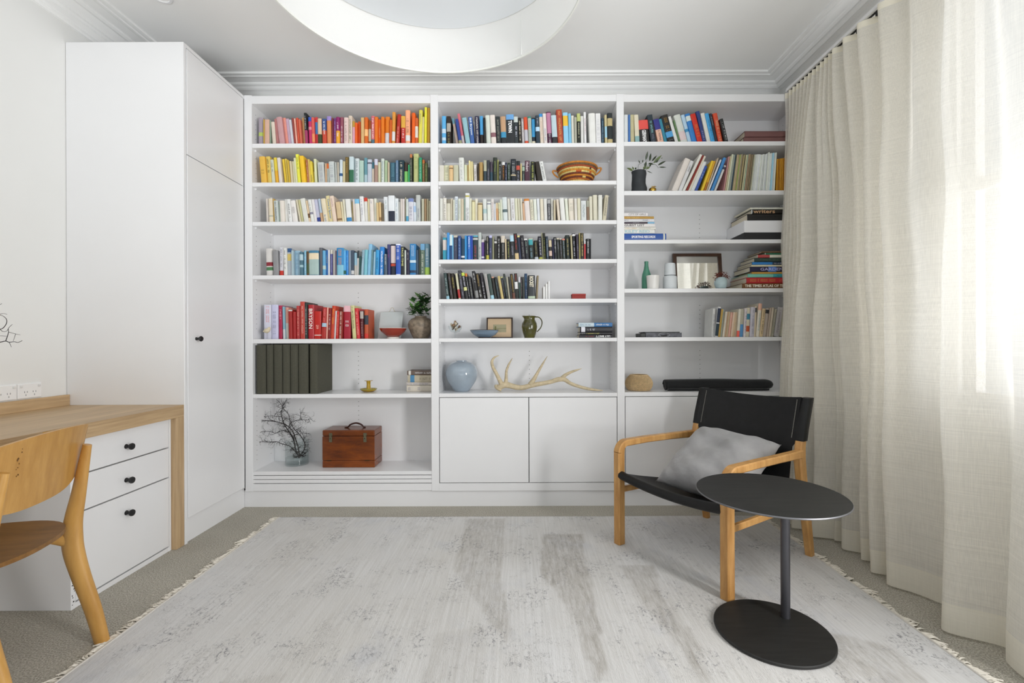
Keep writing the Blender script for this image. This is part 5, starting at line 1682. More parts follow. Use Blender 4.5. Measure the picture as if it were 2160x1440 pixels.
for (dx, dy, dz), nl in stems:
    a = Vector((c.x, c.y, z + .125)); e = Vector((c.x + dx, c.y + dy, z + .15 + dz)); m_ = a.lerp(e, .5) + Vector((0, 0, .015))
    B().tube([a, m_, e], [.0016, .0014, .001], 5).build('stem', LEAF, t)
    for k in range(nl):
        f = .45 + .55 * k / (nl - 1); p = a.lerp(e, f) + Vector((0, 0, .012 * sin(pi * f)))
        ang = rnd.uniform(0, 2 * pi)
        dr = Vector((cos(ang), -abs(sin(ang)) * .6 + .05, rnd.uniform(-.1, .9)))
        L_ = rnd.uniform(.045, .066)
        q = p + dr.normalized() * L_
        if q.x > BAYX[0][1] - .004: dr.x = -abs(dr.x)
        if q.z > SZ[0][3][1] - .005: dr.z = -.3
        leaf('leaf', t, p, dr, L_, rnd.uniform(.014, .021), LEAF if rnd.random() < .75 else LEAF2, lobed=True, bend=rnd.uniform(.05, .4))
# yellow glass candle holder
c = P(777.5, 815, 3.15); z = shelfz(0, 5)
t = thing('candle_holder', 'yellow glass candle holder with saucer base on the sixth shelf', 'candle holder', (c.x, c.y, z))
YG = mat('yellow_glass', 'd0a81c', .08, coat=.5); YG.node_tree.nodes['Principled BSDF'].inputs['Transmission Weight'].default_value = .35
B().lathe([(0, z + .0006), (.030, z + .0006), (.050, z + .010), (.056, z + .018), (.054, z + .020), (.046, z + .014), (.020, z + .016), (.014, z + .024), (.0125, z + .05), (.014, z + .070), (.027, z + .074), (.027, z + .077), (.010, z + .077), (.009, z + .035), (0, z + .033)], (c.x, c.y, 0), 48).build('glass_body', YG, t, True, angle=50)
B().lathe([(.0545, z + .0185), (.057, z + .019), (.0545, z + .0215), (.0545, z + .0185)], (c.x, c.y, 0), 48).build('saucer_rim', mat('green_glass_rim', '8a9a50', .15), t, True)
# wooden instrument box
Yb_ = 3.108; z = ZB0; xa, xb = -1.310, -.960; H = .251
t = thing('wooden_case', 'polished red-brown wooden case with two latches and leather handle', 'box', ((xa + xb) / 2, 3.19, z))
MAH = wood('varnished_mahogany', '56280e', '82400f', (9, 30, 30), .25, .4)
ye = 3.28
B().box(xa, xb, Yb_, ye, z + .0005, z + .047, .004).build('base', MAH, t)
B().box(xa, xb, Yb_, ye, z + .0485, z + .210, .0025).build('case_body', MAH, t)
B().box(xa, xb, Yb_, ye, z + .2115, z + H, .006).build('lid', MAH, t)
LT = mat('aged_nickel', '7c7a64', .35, .9)
for x in (xa + .057, xb - .063):
    b = B(); b.box(x - .011, x + .011, Yb_ - .003, Yb_, z + .213, z + .232, .001); b.box(x - .010, x + .010, Yb_ - .005, Yb_, z + .171, z + .210, .002)
    b.box(x - .006, x + .006, Yb_ - .008, Yb_ - .003, z + .185, z + .222, .0015)
    l = b.build('latch', LT, t)
    B().lathe([(0, 0), (.0035, 0), (.003, .002), (0, .0025)], (x, Yb_ - .008, z + .196), 12, Matrix.Rotation(pi / 2, 3, 'X')).build('keyhole', HOLE, l)
for x in (xa + .045, xb - .05):
    B().box(x - .016, x + .016, Yb_ - .0012, Yb_, z + .0455, z + .0505).build('hinge', mat('dark_brass', '3f3218', .4, .7), t)
xm = (xa + xb) / 2 + .02
hp = smooth([(xm - .075, 3.195, z + H + .002), (xm - .052, 3.195, z + H + .006), (xm - .040, 3.195, z + H + .020), (xm - .012, 3.195, z + H + .031), (xm + .014, 3.195, z + H + .031), (xm + .040, 3.195, z + H + .020), (xm + .052, 3.195, z + H + .006), (xm + .066, 3.195, z + H + .002)], 5)
B().tube(hp, [.006 + .002 * sin(pi * i / (len(hp) - 1)) for i in range(len(hp))], 10, flat=(1.3, .7)).build('handle', mat('brown_leather', '3a1c14', .45), t, True)
# glass vase and bare branch
c = Vector((P(625.5, 970, 3.2).x, 3.207, ZB0)); z = ZB0
t = thing('glass_vase', 'clear straight glass vase with a little water, bottom left shelf', 'vase', (c.x, c.y, z))
B().lathe([(0, z + .0006), (.074, z + .0006), (.0745, z + .004), (.0745, z + .165), (.072, z + .165), (.072, z + .010), (0, z + .008)], (c.x, c.y, 0), 64).build('glass_wall', GLASS, t, True, angle=50)
B().lathe([(0, z + .0095), (.0715, z + .0105), (.0715, z + .05), (0, z + .05)], (c.x, c.y, 0), 48).build('water', thin_glass('water', (.93, .95, .95, 1), 1.25), t, True, angle=50)
# branch drawn from photo strokes, then random side twigs
def branch(name, label, Y0, strokes, seed, group=None, nside=3, scale=1.0, lim=None, base=None):
    rnd = random.Random(seed); b = B()
    def clampp(p):
        p = Vector(p)
        if lim:
            p.x = min(max(p.x, lim[0]), lim[1]); p.y = min(max(p.y, lim[2]), lim[3]); p.z = min(max(p.z, lim[4]), lim[5])
        return p
    def twig(p, d, L_, r, depth):
        pts = [clampp(p)]; n = 5
        for k in range(n):
            d = (d + Vector((rnd.uniform(-.6, .6), rnd.uniform(-.25, .25), rnd.uniform(-.6, .6)))).normalized()
            pts.append(clampp(pts[-1] + d * (L_ / n)))
        b.tube(pts, [r * (1 - .14 * k) for k in range(n + 1)], 4)
        if depth > 0:
            for k in (1, 2, 3, 4):
                if rnd.random() < .62:
                    a = rnd.uniform(.5, 1.3) * rnd.choice((-1, 1))
                    dd = Vector((d.x * cos(a) - d.z * sin(a), d.y + rnd.uniform(-.3, .3), d.x * sin(a) + d.z * cos(a)))
                    twig(pts[k], dd, L_ * rnd.uniform(.45, .75), r * .7, depth - 1)
    for st, r0, r1 in strokes:
        pts = []
        for k, pp in enumerate(st):
            yy = Y0 + (pp[2] if len(pp) > 2 else rnd.uniform(-.02, .02))
            pts.append(tuple(clampp(P(pp[0], pp[1], yy))))
        sp = [clampp(p) for p in smooth(pts, 3)]
        r0 *= 1.45; r1 *= 1.5; n = len(sp); b.tube(sp, [r0 + (r1 - r0) * k / (n - 1) for k in range(n)], 6)
        for k in range(1, n - 1):
            for _ in range(nside):
                if rnd.random() < .5:
                    d = (sp[k + 1] - sp[k - 1]).normalized(); a = rnd.uniform(.5, 1.4) * rnd.choice((-1, 1))
                    dd = Vector((d.x * cos(a) - d.z * sin(a), rnd.uniform(-.4, .4), d.x * sin(a) + d.z * cos(a)))
                    twig(sp[k], dd, rnd.uniform(.03, .07) * scale, max(.0010, (r0 + (r1 - r0) * k / (n - 1)) * .5), 1)
    root = thing(name, label, 'branch', base)
    b.build('twigs', mat('dark_bark', '2a2524', .8, noise=(80, .3)), root, True, angle=180, kind='stuff')
def zc(l, ox, oy, s, d=None): return [(ox + x / s, oy + y / s) + ((d[i],) if d else ()) for i, (x, y) in enumerate(l)]
S_ = 5.4
strokes = [
 (zc([(600, 745), (560, 640), (540, 540), (490, 440), (430, 350), (400, 250), (405, 180), (430, 110), (460, 62)], 520, 830, S_), .0030, .0010),
 (zc([(605, 730), (590, 620), (560, 520), (520, 420), (440, 350), (340, 320), (230, 305), (140, 297), (60, 258), (12, 255)], 520, 830, S_, [0, 0, -.01, -.02, -.03, -.05, -.07, -.09, -.11, -.13]), .0026, .0008),
 (zc([(605, 735), (540, 640), (480, 590), (400, 570), (340, 545), (270, 552), (190, 548), (115, 548)], 520, 830, S_, [0, 0, -.02, -.04, -.06, -.08, -.10, -.12]), .0022, .0007),
 (zc([(600, 740), (655, 640), (662, 560), (600, 460), (540, 400), (500, 320), (480, 240), (430, 180), (395, 120), (340, 65)], 520, 830, S_), .0022, .0008),
 (zc([(545, 540), (500, 450), (400, 420), (330, 450), (270, 430), (190, 430), (120, 455), (45, 472)], 520, 830, S_, [0, -.01, -.03, -.05, -.07, -.09, -.11, -.13]), .0018, .0006),
 (zc([(480, 400), (500, 340), (560, 305), (620, 300), (680, 295), (750, 288)], 520, 830, S_, [0, -.02, -.04, -.06, -.08, -.09]), .0018, .0006),
 (zc([(400, 260), (340, 260), (280, 250), (200, 265), (180, 200)], 520, 830, S_, [0, -.02, -.04, -.05, -.06]), .0015, .0006),
 (zc([(600, 460), (560, 420), (600, 400), (640, 470), (665, 500)], 520, 830, S_), .0012, .0006),
 (zc([(610, 300), (620, 250), (608, 205)], 520, 830, S_, [-.05, -.06, -.06]), .0012, .0006),
 (zc([(600, 745), (640, 700), (670, 670)], 520, 830, S_), .0024, .0012), (zc([(600, 745), (570, 715), (552, 728)], 520, 830, S_), .0024, .0012)]
branch('bare_branch', 'bare dark twiggy branch standing in the clear glass vase', 3.205, strokes, 3, nside=3, scale=.9, lim=(-1.9, -.6, 2.99, 3.275, ZB0 + .045, SZ[0][5][1] - .004), base=(c.x, c.y, z + .05))
# a second branch on the desk, its vase out of frame
t = thing('desk_vase', 'white ceramic vase on the desk just outside the frame', 'vase', (-2.17, 1.72, DZ))
B().lathe([(0, DZ + .0005), (.05, DZ + .0005), (.06, DZ + .05), (.055, DZ + .13), (.025, DZ + .17), (.028, DZ + .19), (.022, DZ + .19), (.02, DZ + .165), (0, DZ + .12)], (-2.17, 1.72, 0), 40).build('vase_body', mat('matt_white_ceramic', 'dcdad4', .5), t, True, angle=60)
vx = 1092 - F * 2.17 / 1.72
ds = [
 ([(vx, 790, 0), (vx + 30, 740, 0), (-60, 728, 0), (-20, 724, 0), (0, 721.5, 0), (12, 719, 0), (19, 721.5, 0), (30, 720.5, 0), (38, 722, 0), (47, 718, 0)], .0024, .0008),
 ([(12, 719), (16, 708), (18, 700), (18, 692), (26, 684)], .0013, .0006),
 ([(-20, 724), (-10, 712), (0, 708), (15, 709)], .0012, .0006),
 ([(18, 700), (33, 704), (43, 706)], .0009, .0005), ([(33, 704), (28, 719)], .0008, .0005), ([(19, 721), (22, 727), (24, 732)], .0009, .0005),
 ([(vx + 30, 740), (-70, 690), (-30, 688), (0, 694), (12, 685), (14, 674), (6, 666), (-4, 664)], .0018, .0007),
 ([(-4, 664), (2, 662), (8, 661), (15, 663)], .0009, .0006), ([(-30, 688), (-15, 660), (-8, 648), (4, 640)], .0012, .0006), ([(0, 694), (6, 699), (14, 698), (18, 692)], .0009, .0006)]
rnd0 = random.Random(1)
br = B()
for st, r0, r1 in ds:
    pts = [tuple(P(p[0], p[1], 1.72)) for p in st]; sp = [Vector(p) for p in smooth(pts, 4)]; n = len(sp)
    br.tube(sp, [r0 + (r1 - r0) * k / (n - 1) for k in range(n)], 6)
t = thing('bare_branch', 'thin dark twigs reaching in at the left edge above the desk', 'branch', (-2.17, 1.72, DZ + .15))
br.build('twigs', mat('dark_bark', '2a2524', .8), t, True, angle=180, kind='stuff')

# ---------------------------------------------------------------- objects in the middle bay
# coiled basket
c = P(1217, 370, 3.15); z = shelfz(1, 1)
t = thing('basket', 'coiled grass basket in orange, brown and straw stripes with two ears', 'basket', (c.x, c.y, z))
Rb, Rt, Hb, nc = .082, .134, .128, 12
ccs = ['c8822e', 'd0b870', 'b0682a', '6a3220', 'c8822e', '6a3220', 'd8c47c', 'c88a30', 'd8c47c', 'a04a24', '6a5238', 'c07c30']
for k in range(nc):
    f = k / (nc - 1); R_ = Rb + (Rt - Rb) * (f ** .8); zz = z + .006 + f * (Hb - .011)
    b = B(); N_ = 96; ring = []
    for i in range(N_ + 1):
        a = 2 * pi * i / N_; rr = .0062 * (1 + .07 * sin(i * 2.1 * pi))
        ring.append(Vector((c.x + R_ * cos(a), c.y + R_ * sin(a), zz)))
    b.tube(ring, .0064, 8, cap=False)
    b.build('coil', mat('grass_coil_' + ccs[k], ccs[k], .75, noise=((160, 160, 20), .35)), t, True)
    if k in (3, 6, 8):
        for a0_, w in {3: ((-1.35, .22),), 6: ((-1.75, .30), (-.95, .16)), 8: ((-1.0, .12),)}[k]:
            pts = [Vector((c.x + (R_ + .0006) * cos(a0_ + w * q / 8), c.y + (R_ + .0006) * sin(a0_ + w * q / 8), zz)) for q in range(9)]
            B().tube(pts, .0066, 8).build('coil_patch', mat('grass_coil_alt%d' % k, '4c3224' if k == 8 else 'cdbb72' if k == 3 else 'b85a28', .75), t, True)
b = B(); b.lathe([(0, z + .004), (Rb, z + .004), (Rb, z + .0065), (0, z + .0065)], (c.x, c.y, 0), 40).build('basket_floor', mat('grass_base', 'b8904c', .8), t)
for sg, dz in ((-1, -.012), (1, .006)):
    x0_ = c.x + sg * (Rt + .004)
    pp = smooth([(x0_ - sg * .006, c.y, z + Hb - .010 + dz), (x0_ + sg * .020, c.y, z + Hb - .004 + dz), (x0_ + sg * .026, c.y, z + Hb - .012 + dz), (x0_ + sg * .014, c.y, z + Hb - .032 + dz), (x0_ - sg * .012, c.y, z + Hb - .052 + dz)], 5)
    B().tube(pp, .0052, 8).build('ear_handle', mat('grass_coil_c8822e', 'c8822e', .75), t, True)
# red box
z = shelfz(1, 4); Y = 3.10; a = P(1207, 628, Y); e = P(1235.5, 628, Y)
t = thing('small_box', 'small brick red cardboard box alone on the fifth middle shelf', 'box', ((a.x + e.x) / 2, Y + .04, z))
B().box(a.x, e.x, Y, Y + .07, z + .0005, z + .026, .001).build('box_body', mat('red_card', '982c24', .6), t)
B().box(a.x - .001, e.x + .001, Y - .001, Y + .071, z + .0265, z + .040, .001).build('box_lid', mat('red_card', '982c24', .6), t)
# goblet of shells
z = shelfz(1, 5); c = P(960, 700, 3.14)
t = thing('goblet', 'footed clear glass goblet at the left of the sixth middle shelf', 'goblet', (c.x, c.y, z))
B().lathe([(0, z + .0006), (.026, z + .0006), (.026, z + .003), (.006, z + .008), (.0045, z + .016), (.008, z + .022), (.0045, z + .028), (.006, z + .036), (.030, z + .044), (.044, z + .066), (.047, z + .085), (.0455, z + .085), (.042, z + .067), (.028, z + .046), (0, z + .040)], (c.x, c.y, 0), 48).build('glass_body', GLASS, t, True, angle=50)
rnd = random.Random(8)
for k in range(14):
    a = rnd.uniform(0, 2 * pi); r = rnd.uniform(0, .027); zz = z + .058 + .0042 * k * (1 - r / .06)
    p = Vector((c.x + r * cos(a), c.y + r * sin(a), zz))
    col_ = ['cbbfa8', '8a6a4c', '6a6458', 'd8d0c0', 'a08468', '54483c', 'b8b0a0', '7c5a40', 'c8bca4'][k % 9]
    o = thing('seashell', 'small weathered seashell heaped in the footed glass goblet', 'seashell', p, 'seashells heaped in the glass goblet')
    b = B(); pr = []
    n = 16
    R0 = rnd.uniform(.010, .014); tilt = Matrix.Rotation(rnd.uniform(0, 6), 3, 'Z') @ Matrix.Rotation(rnd.uniform(-1, 1), 3, 'X')
    for q in range(14):
        f = q / 13; pr.append((R0 * (f ** .8) * (1 - .18 * (q % 3 == 0)) * (1 if f < .8 else (1 - (f - .8) * 4)), -.014 + .030 * f))
    b.lathe(pr, p, n, tilt)
    b.build('shell', mat('shell_' + col_, col_, .5, noise=(150, .4)), o, True)
# blue bowl
c = P(1022, 700, 3.12); z = shelfz(1, 5)
t = thing('bowl', 'wide shallow blue glazed bowl with dark rim and foot', 'bowl', (c.x, c.y, z))
B().lathe([(0, z + .007), (.046, z + .007), (.075, z + .024), (.092, z + .043), (.0965, z + .052), (.094, z + .052), (.07, z + .026), (0, z + .014)], (c.x, c.y, 0), 56).build('bowl_body', mat('blue_streaked_glaze', '7a8fa2', .15, noise=((8, 8, 60), .4), coat=.5), t, True, angle=60)
B().lathe([(.0965, z + .052), (.0975, z + .0555), (.0945, z + .0555), (.094, z + .052)], (c.x, c.y, 0), 56).build('rim', mat('dark_rim_glaze', '38302c', .3), t, True)
B().lathe([(0, z + .0005), (.042, z + .0005), (.045, z + .008), (0, z + .009)], (c.x, c.y, 0), 40).build('foot', mat('dark_rim_glaze', '38302c', .3), t, True)
# framed print
Y = 3.235; p0 = P(1026.5, 669.5, Y); p1 = P(1081.5, 669.5, Y); z = shelfz(1, 5); zt = p0.z
t = thing('picture_frame', 'small dark framed print with wide cream mount behind the blue bowl', 'picture', ((p0.x + p1.x) / 2, Y, z))
TL = .035
def fr(f, off=0): return Y - TL * (1 - f) * 1.0 + off
def slab(x0, x1, f0, f1, th, off, name, m, parent):
    b = B(); H_ = zt - z - .001
    za, zb = z + .001 + H_ * f0, z + .001 + H_ * f1
    b.pts([(x0, fr(f0, off), za), (x1, fr(f0, off), za), (x1, fr(f0, off) + th, za), (x0, fr(f0, off) + th, za), (x0, fr(f1, off), zb), (x1, fr(f1, off), zb), (x1, fr(f1, off) + th, zb), (x0, fr(f1, off) + th, zb)], [(0, 1, 5, 4), (1, 2, 6, 5), (2, 3, 7, 6), (3, 0, 4, 7), (0, 3, 2, 1), (4, 5, 6, 7)])
    return b.build(name, m, parent)
DF = mat('dark_stained_frame', '33201a', .4)
slab(p0.x, p1.x, 0, .055, .014, 0, 'frame_rail', DF, t); slab(p0.x, p1.x, .945, 1, .014, 0, 'frame_rail', DF, t)
slab(p0.x, p0.x + .0085, .055, .945, .014, 0, 'frame_rail', DF, t); slab(p1.x - .0085, p1.x, .055, .945, .014, 0, 'frame_rail', DF, t)
mt_ = slab(p0.x + .0085, p1.x - .0085, .055, .945, .004, .006, 'mount', mat('cream_mount', 'd2b896', .7), t)
wx = p1.x - p0.x
im = slab(p0.x + wx * .25, p0.x + wx * .75, .28, .66, .001, .0052, 'print', mat('print_paper', 'a8a284', .8, noise=(25, .12)), mt_)
slab(p0.x + wx * .31, p0.x + wx * .37, .38, .58, .0004, .0048, 'print_tree', mat('print_green', '7a7c50', .8), mt_)
slab(p0.x + wx * .25, p0.x + wx * .75, .46, .475, .0004, .0048, 'print_horizon', mat('print_green', '7a7c50', .8), mt_)
# green jug
c = P(1117, 700, 3.13); z = shelfz(1, 5)
t = thing('jug', 'olive green glazed jug with looped handle and small spout', 'jug', (c.x, c.y, z))
JG = mat('olive_glaze', '4c4a18', .14, noise=((10, 10, 14), .4), coat=.6)
jp = [(0, .0005), (.034, .0005), (.036, .006), (.046, .04), (.053, .075), (.050, .098), (.040, .118), (.036, .128), (.040, .140), (.042, .148), (.039, .149), (.033, .130), (.036, .118), (.046, .098), (.048, .075), (0, .02)]
b = B(); b.lathe([(r, z + h) for r, h in jp], (c.x, c.y, 0), 48)
for v in b.m.verts:
    if v.co.z > z + .136 and v.co.x < c.x - .03: v.co.x -= .010 * (v.co.z - z - .136) / .012; v.co.z += .001
b.build('jug_body', JG, t, True, angle=60)
B().tube(smooth([(c.x + .038, c.y, z + .142), (c.x + .062, c.y, z + .140), (c.x + .080, c.y, z + .122), (c.x + .084, c.y, z + .098), (c.x + .074, c.y, z + .068), (c.x + .050, c.y, z + .042)], 5), [.006] * 4 + [.0052] * 22, 10, flat=(1.1, .7)).build('handle', JG, t, True)
# pale blue moon vase
c = P(974, 800, 3.165); z = shelfz(1, 6)
t = thing('vase', 'round glossy pale blue grey vase beside the antler', 'vase', (c.x, c.y, z))
vp = [(0, .0005), (.048, .0005), (.052, .004), (.072, .032), (.096, .070), (.108, .108), (.107, .135), (.094, .168), (.072, .190), (.045, .2015), (.036, .204), (.036, .2075), (.032, .2075), (.030, .200), (0, .15)]
sm = smooth(vp[1:10], 4)
B().lathe([(0, z + .0005)] + [(r, z + h) for r, h in sm] + [(r, z + h) for r, h in vp[10:]], (c.x, c.y, 0), 64).build('vase_body', mat('pale_blue_crackle_glaze', '98a5b1', .12, noise=(14, .08), coat=.7), t, True, angle=60)
# antler
t = thing('antler', 'long pale deer antler with five tines lying on the counter', 'antler', (.05, 3.13, shelfz(1, 6)))
AN = mat('antler_bone', 'c8b898', .6, noise=((35, 35, 60), .22), bump=(90, .25, .002))
Ya = 3.13; zs6 = shelfz(1, 6)
def al(pts, rad, ys=None):
    w = []
    for k, (x, y) in enumerate(pts):
        yy = Ya + (ys[k] if ys else 0); p = P(920 + x / 5.54, 710 + y / 5.54, yy); w.append((p.x, p.y, p.z, rad[k]))
    s = smooth(w, 5)
    out = []
    for p in s:
        out.append((Vector((p[0], p[1], max(p[2], zs6 + p[3] + .0004))), p[3]))
    return [o[0] for o in out], [o[1] for o in out]
def tine(name, pts, rad, ys=None):
    p, r = al(pts, rad, ys); B().tube(p, r, 14).build(name, AN, t, True, angle=180)
tine('beam', [(712, 578), (745, 585), (800, 560), (870, 572), (940, 590), (1020, 592), (1110, 568), (1220, 548), (1340, 525), (1430, 498), (1500, 500), (1560, 540), (1640, 572), (1740, 600), (1840, 618), (1945, 628)], [.013, .019, .022, .019, .0175, .017, .0165, .015, .0145, .0165, .015, .012, .011, .010, .008, .003], [0] * 9 + [0, .0, -.01, -.015, -.02, -.025, -.03])
tine('burr', [(700, 560), (705, 585), (735, 605), (762, 625)], [.010, .014, .015, .009])
tine('tine', [(768, 560), (738, 500), (700, 425), (662, 350), (652, 290), (680, 243), (735, 218)], [.017, .014, .012, .011, .0095, .0065, .0015], [0, -.01, -.02, -.03, -.035, -.03, -.02])
tine('tine', [(815, 550), (818, 480), (822, 400), (848, 325), (892, 248)], [.015, .011, .009, .007, .0015], [0, .01, .015, .02, .02])
tine('tine', [(1100, 558), (1140, 500), (1185, 420), (1240, 325), (1300, 226)], [.018, .014, .010, .007, .0012], [0, .0, .005, .01, .015])
tine('tine', [(1460, 500), (1500, 455), (1570, 415), (1640, 390), (1702, 370)], [.016, .012, .009, .006, .0012], [0, .0, -.005, -.01, -.015])

# ---------------------------------------------------------------- objects in the right bay
# dark vase and olive leaves, brass fruit
z = shelfz(2, 1); c = P(1347.5, 380, 3.10)
t = thing('vase', 'charcoal pinched-waist ceramic vase on the second shelf, right bay', 'vase', (c.x, c.y, z))
b = B(); b.lathe([(0, z + .0005), (.052, z + .0005), (.053, z + .01), (.050, z + .04), (.046, z + .07), (.045, z + .10), (.047, z + .135), (.048, z + .152), (.044, z + .152), (.042, z + .12), (0, z + .05)], (c.x, c.y, 0), 40)
for v in b.m.verts: v.co.x += .003 * sin(v.co.z * 70) * 1
b.build('vase_body', mat('charcoal_clay', '2c3034', .6, noise=(25, .3)), t, True, angle=60)
t = thing('olive_sprigs', 'olive green sprigs with narrow leaves in the charcoal vase', 'plant', (c.x, c.y, z + .14))
OL = mat('olive_leaf', '2e3c22', .4, noise=(90, .3)); OL2 = mat('olive_leaf_light', '5a6a38', .4, noise=(90, .3))
def lf(a, e, w, m, yo=0.0, yo2=None):
    p = P(1310 + a[0] / 12, 305 + a[1] / 12, c.y + yo); q = P(1310 + e[0] / 12, 305 + e[1] / 12, c.y + (yo if yo2 is None else yo2))
    d = q - p; leaf('leaf', t, p, d, d.length, w, m, up=(0, -1, .15), bend=.04)
for a, e, w, m, y0_, y1_ in [((620, 400), (680, 155), .0075, OL, -.01, -.03), ((720, 420), (760, 205), .007, OL, .0, -.0), ((780, 420), (915, 260), .006, OL, 0, .02), ((820, 470), (1035, 255), .010, OL2, -.02, -.05), ((930, 520), (1140, 405), .007, OL, -.02, -.05),
    ((960, 570), (1150, 572), .005, OL, -.03, -.05), ((300, 660), (145, 585), .009, OL2, 0, -.03), ((640, 610), (740, 560), .008, OL2, -.01, -.02), ((690, 470), (830, 500), .007, OL, -.01, -.03), ((480, 470), (440, 385), .004, OL, 0, 0), ((540, 450), (560, 375), .004, OL, 0, 0),
    ((600, 560), (640, 420), .009, OL, 0, -.01), ((560, 630), (650, 520), .010, OL2, 0, -.01), ((870, 450), (950, 380), .008, OL, -.03, -.04), ((320, 640), (285, 550), .006, OL2, 0, 0), ((360, 630), (380, 570), .006, OL, 0, 0), ((650, 660), (800, 725), .003, OL, 0, 0), ((730, 560), (745, 480), .006, OL, -.01, -.01), ((1010, 350), (1060, 335), .003, OL2, -.04, -.05)]:
    lf(a, e, w, m, y0_, y1_)
for st in ([(560, 700), (600, 590), (625, 480), (640, 400)], [(600, 680), (700, 500), (800, 460), (920, 400)], [(430, 660), (440, 520), (500, 470), (560, 440)], [(640, 640), (740, 520), (860, 500), (950, 590)]):
    B().tube(smooth([tuple(P(1310 + x / 12, 305 + y / 12, c.y - .01)) for x, y in st], 4), .0011, 5).build('stem', OL, t)
c = P(1376.5, 395, 3.08)
t = thing('brass_fruit', 'small brass apple ornament with leaf beside the charcoal vase', 'ornament', (c.x, c.y, z))
BR = mat('polished_brass', 'c09a48', .2, 1.0)
B().lathe([(0, z + .0005), (.010, z + .001), (.021, z + .010), (.0245, z + .022), (.022, z + .033), (.013, z + .040), (.004, z + .037), (0, z + .036)], (c.x, c.y, 0), 32).build('fruit', BR, t, True, angle=80)
B().tube([(c.x, c.y, z + .036), (c.x + .003, c.y, z + .050)], .0012, 6).build('stem', BR, t)
leaf('leaf', t, (c.x + .002, c.y, z + .046), (1, 0, .12), .026, .004, BR, up=(0, -1, .3)); leaf('leaf', t, (c.x + .002, c.y, z + .046), (-.9, 0, .3), .012, .003, BR, up=(0, -1, .3))
# bottle, cup, carafe
z = shelfz(2, 3); c = P(1363.5, 600, 3.13)
t = thing('bottle', 'slender frosted green glass bottle on the fourth shelf, right bay', 'bottle', (c.x, c.y, z))
B().lathe([(0, z + .0005), (.030, z + .0005), (.031, z + .004), (.031, z + .085), (.028, z + .108), (.018, z + .138), (.0135, z + .165), (.0125, z + .180), (.0135, z + .182), (.0135, z + .194), (.010, z + .195), (.009, z + .16), (.012, z + .14), (.024, z + .10), (.026, z + .01), (0, z + .008)], (c.x, c.y, 0), 40).build('glass_body', mat('frosted_green_glass', '4c8a72', .3, noise=(9, .12)), t, True, angle=60)
c = P(1377.3, 600, 3.068)
t = thing('cup', 'plain white tapered ceramic cup in front of the green bottle', 'cup', (c.x, c.y, z))
B().lathe([(0, z + .0005), (.036, z + .0005), (.037, z + .004), (.0425, z + .090), (.040, z + .090), (.035, z + .008), (0, z + .008)], (c.x, c.y, 0), 48).build('cup_body', mat('white_porcelain', 'e2e0dc', .25), t, True, angle=60)
c = P(1413.2, 600, 3.10)
CG = mat('frosted_white_glass', 'd4d9dc', .35)
t = thing('carafe', 'pale frosted white bedside carafe between the cup and the mirror', 'carafe', (c.x, c.y, z))
B().lathe([(0, z + .0005), (.043, z + .0005), (.045, z + .003), (.045, z + .080), (.041, z + .090), (.030, z + .094), (.026, z + .096), (.026, z + .11), (0, z + .11)], (c.x, c.y, 0), 48).build('carafe_body', CG, t, True, angle=60)
t = thing('tumbler', 'pale frosted tumbler upturned over the carafe neck', 'tumbler', (c.x, c.y, z + .0965))
B().lathe([(.036, z + .0965), (.0375, z + .0965), (.0345, z + .170), (.031, z + .176), (0, z + .177), (0, z + .172), (.030, z + .171), (.036, z + .0965)], (c.x, c.y, 0), 48).build('glass_wall', CG, t, True, angle=60)
# mirror
Y = 3.245; p0 = P(1419.5, 534.5, Y); p1 = P(1521.5, 534.5, Y); zt = p0.z; TL = .030
t = thing('mirror', 'dark wood framed mirror leaning at the back of the fourth shelf', 'mirror', ((p0.x + p1.x) / 2, Y, z))
WF = wood('walnut_frame', '3a2418', '543826', (20, 20, 20), .4)
slab(p0.x, p1.x, 0, .06, .018, 0, 'frame_rail', WF, t); slab(p0.x, p1.x, .925, 1, .018, 0, 'frame_rail', WF, t)
slab(p0.x, p0.x + .024, .06, .925, .018, 0, 'frame_rail', WF, t); slab(p1.x - .024, p1.x, .06, .925, .018, 0, 'frame_rail', WF, t)
slab(p0.x + .024, p1.x - .024, .06, .925, .004, .008, 'mirror_glass', mat('silvered_glass', 'e8e8e4', .02, 1.0), t)
# pale vase with red coral twigs
c = P(1520.3, 600, 3.09)
t = thing('vase', 'small pale aqua round vase in front of the mirror', 'vase', (c.x, c.y, z))
B().lathe([(0, z + .0005), (.026, z + .0005), (.034, z + .014), (.042, z + .038), (.040, z + .058), (.031, z + .074), (.027, z + .080), (.024, z + .080), (.026, z + .072), (0, z + .04)], (c.x, c.y, 0), 48).build('vase_body', mat('pale_aqua_glaze', 'b4c8cc', .3, noise=(22, .12)), t, True, angle=60)
t = thing('coral_sprig', 'reddish brown seaweed-like sprig in the pale aqua vase', 'plant', (c.x, c.y, z + .07))
b = B(); rnd = random.Random(21)
def cor(p, d, L_, r, dep):
    q = p + d * L_; b.tube([p, (p + q) / 2 + Vector((rnd.uniform(-.002, .002), 0, rnd.uniform(-.002, .002))), q], [r, r, r * .8], 5)
    if dep > 0:
        for sgn in (-1, 1):
            a = sgn * rnd.uniform(.3, .75); dd = Vector((d.x * cos(a) - d.z * sin(a), d.y + rnd.uniform(-.4, .4), d.x * sin(a) + d.z * cos(a))).normalized()
            cor(q, dd, L_ * rnd.uniform(.65, .95), r * .85, dep - 1)
for k in range(9):
    a = radians(18 + 144 * k / 8); cor(Vector((c.x + .012 * cos(a), c.y + rnd.uniform(-.01, .01), z + .074)), Vector((cos(a), rnd.uniform(-.5, .3), sin(a))).normalized(), .016, .0022, 3)
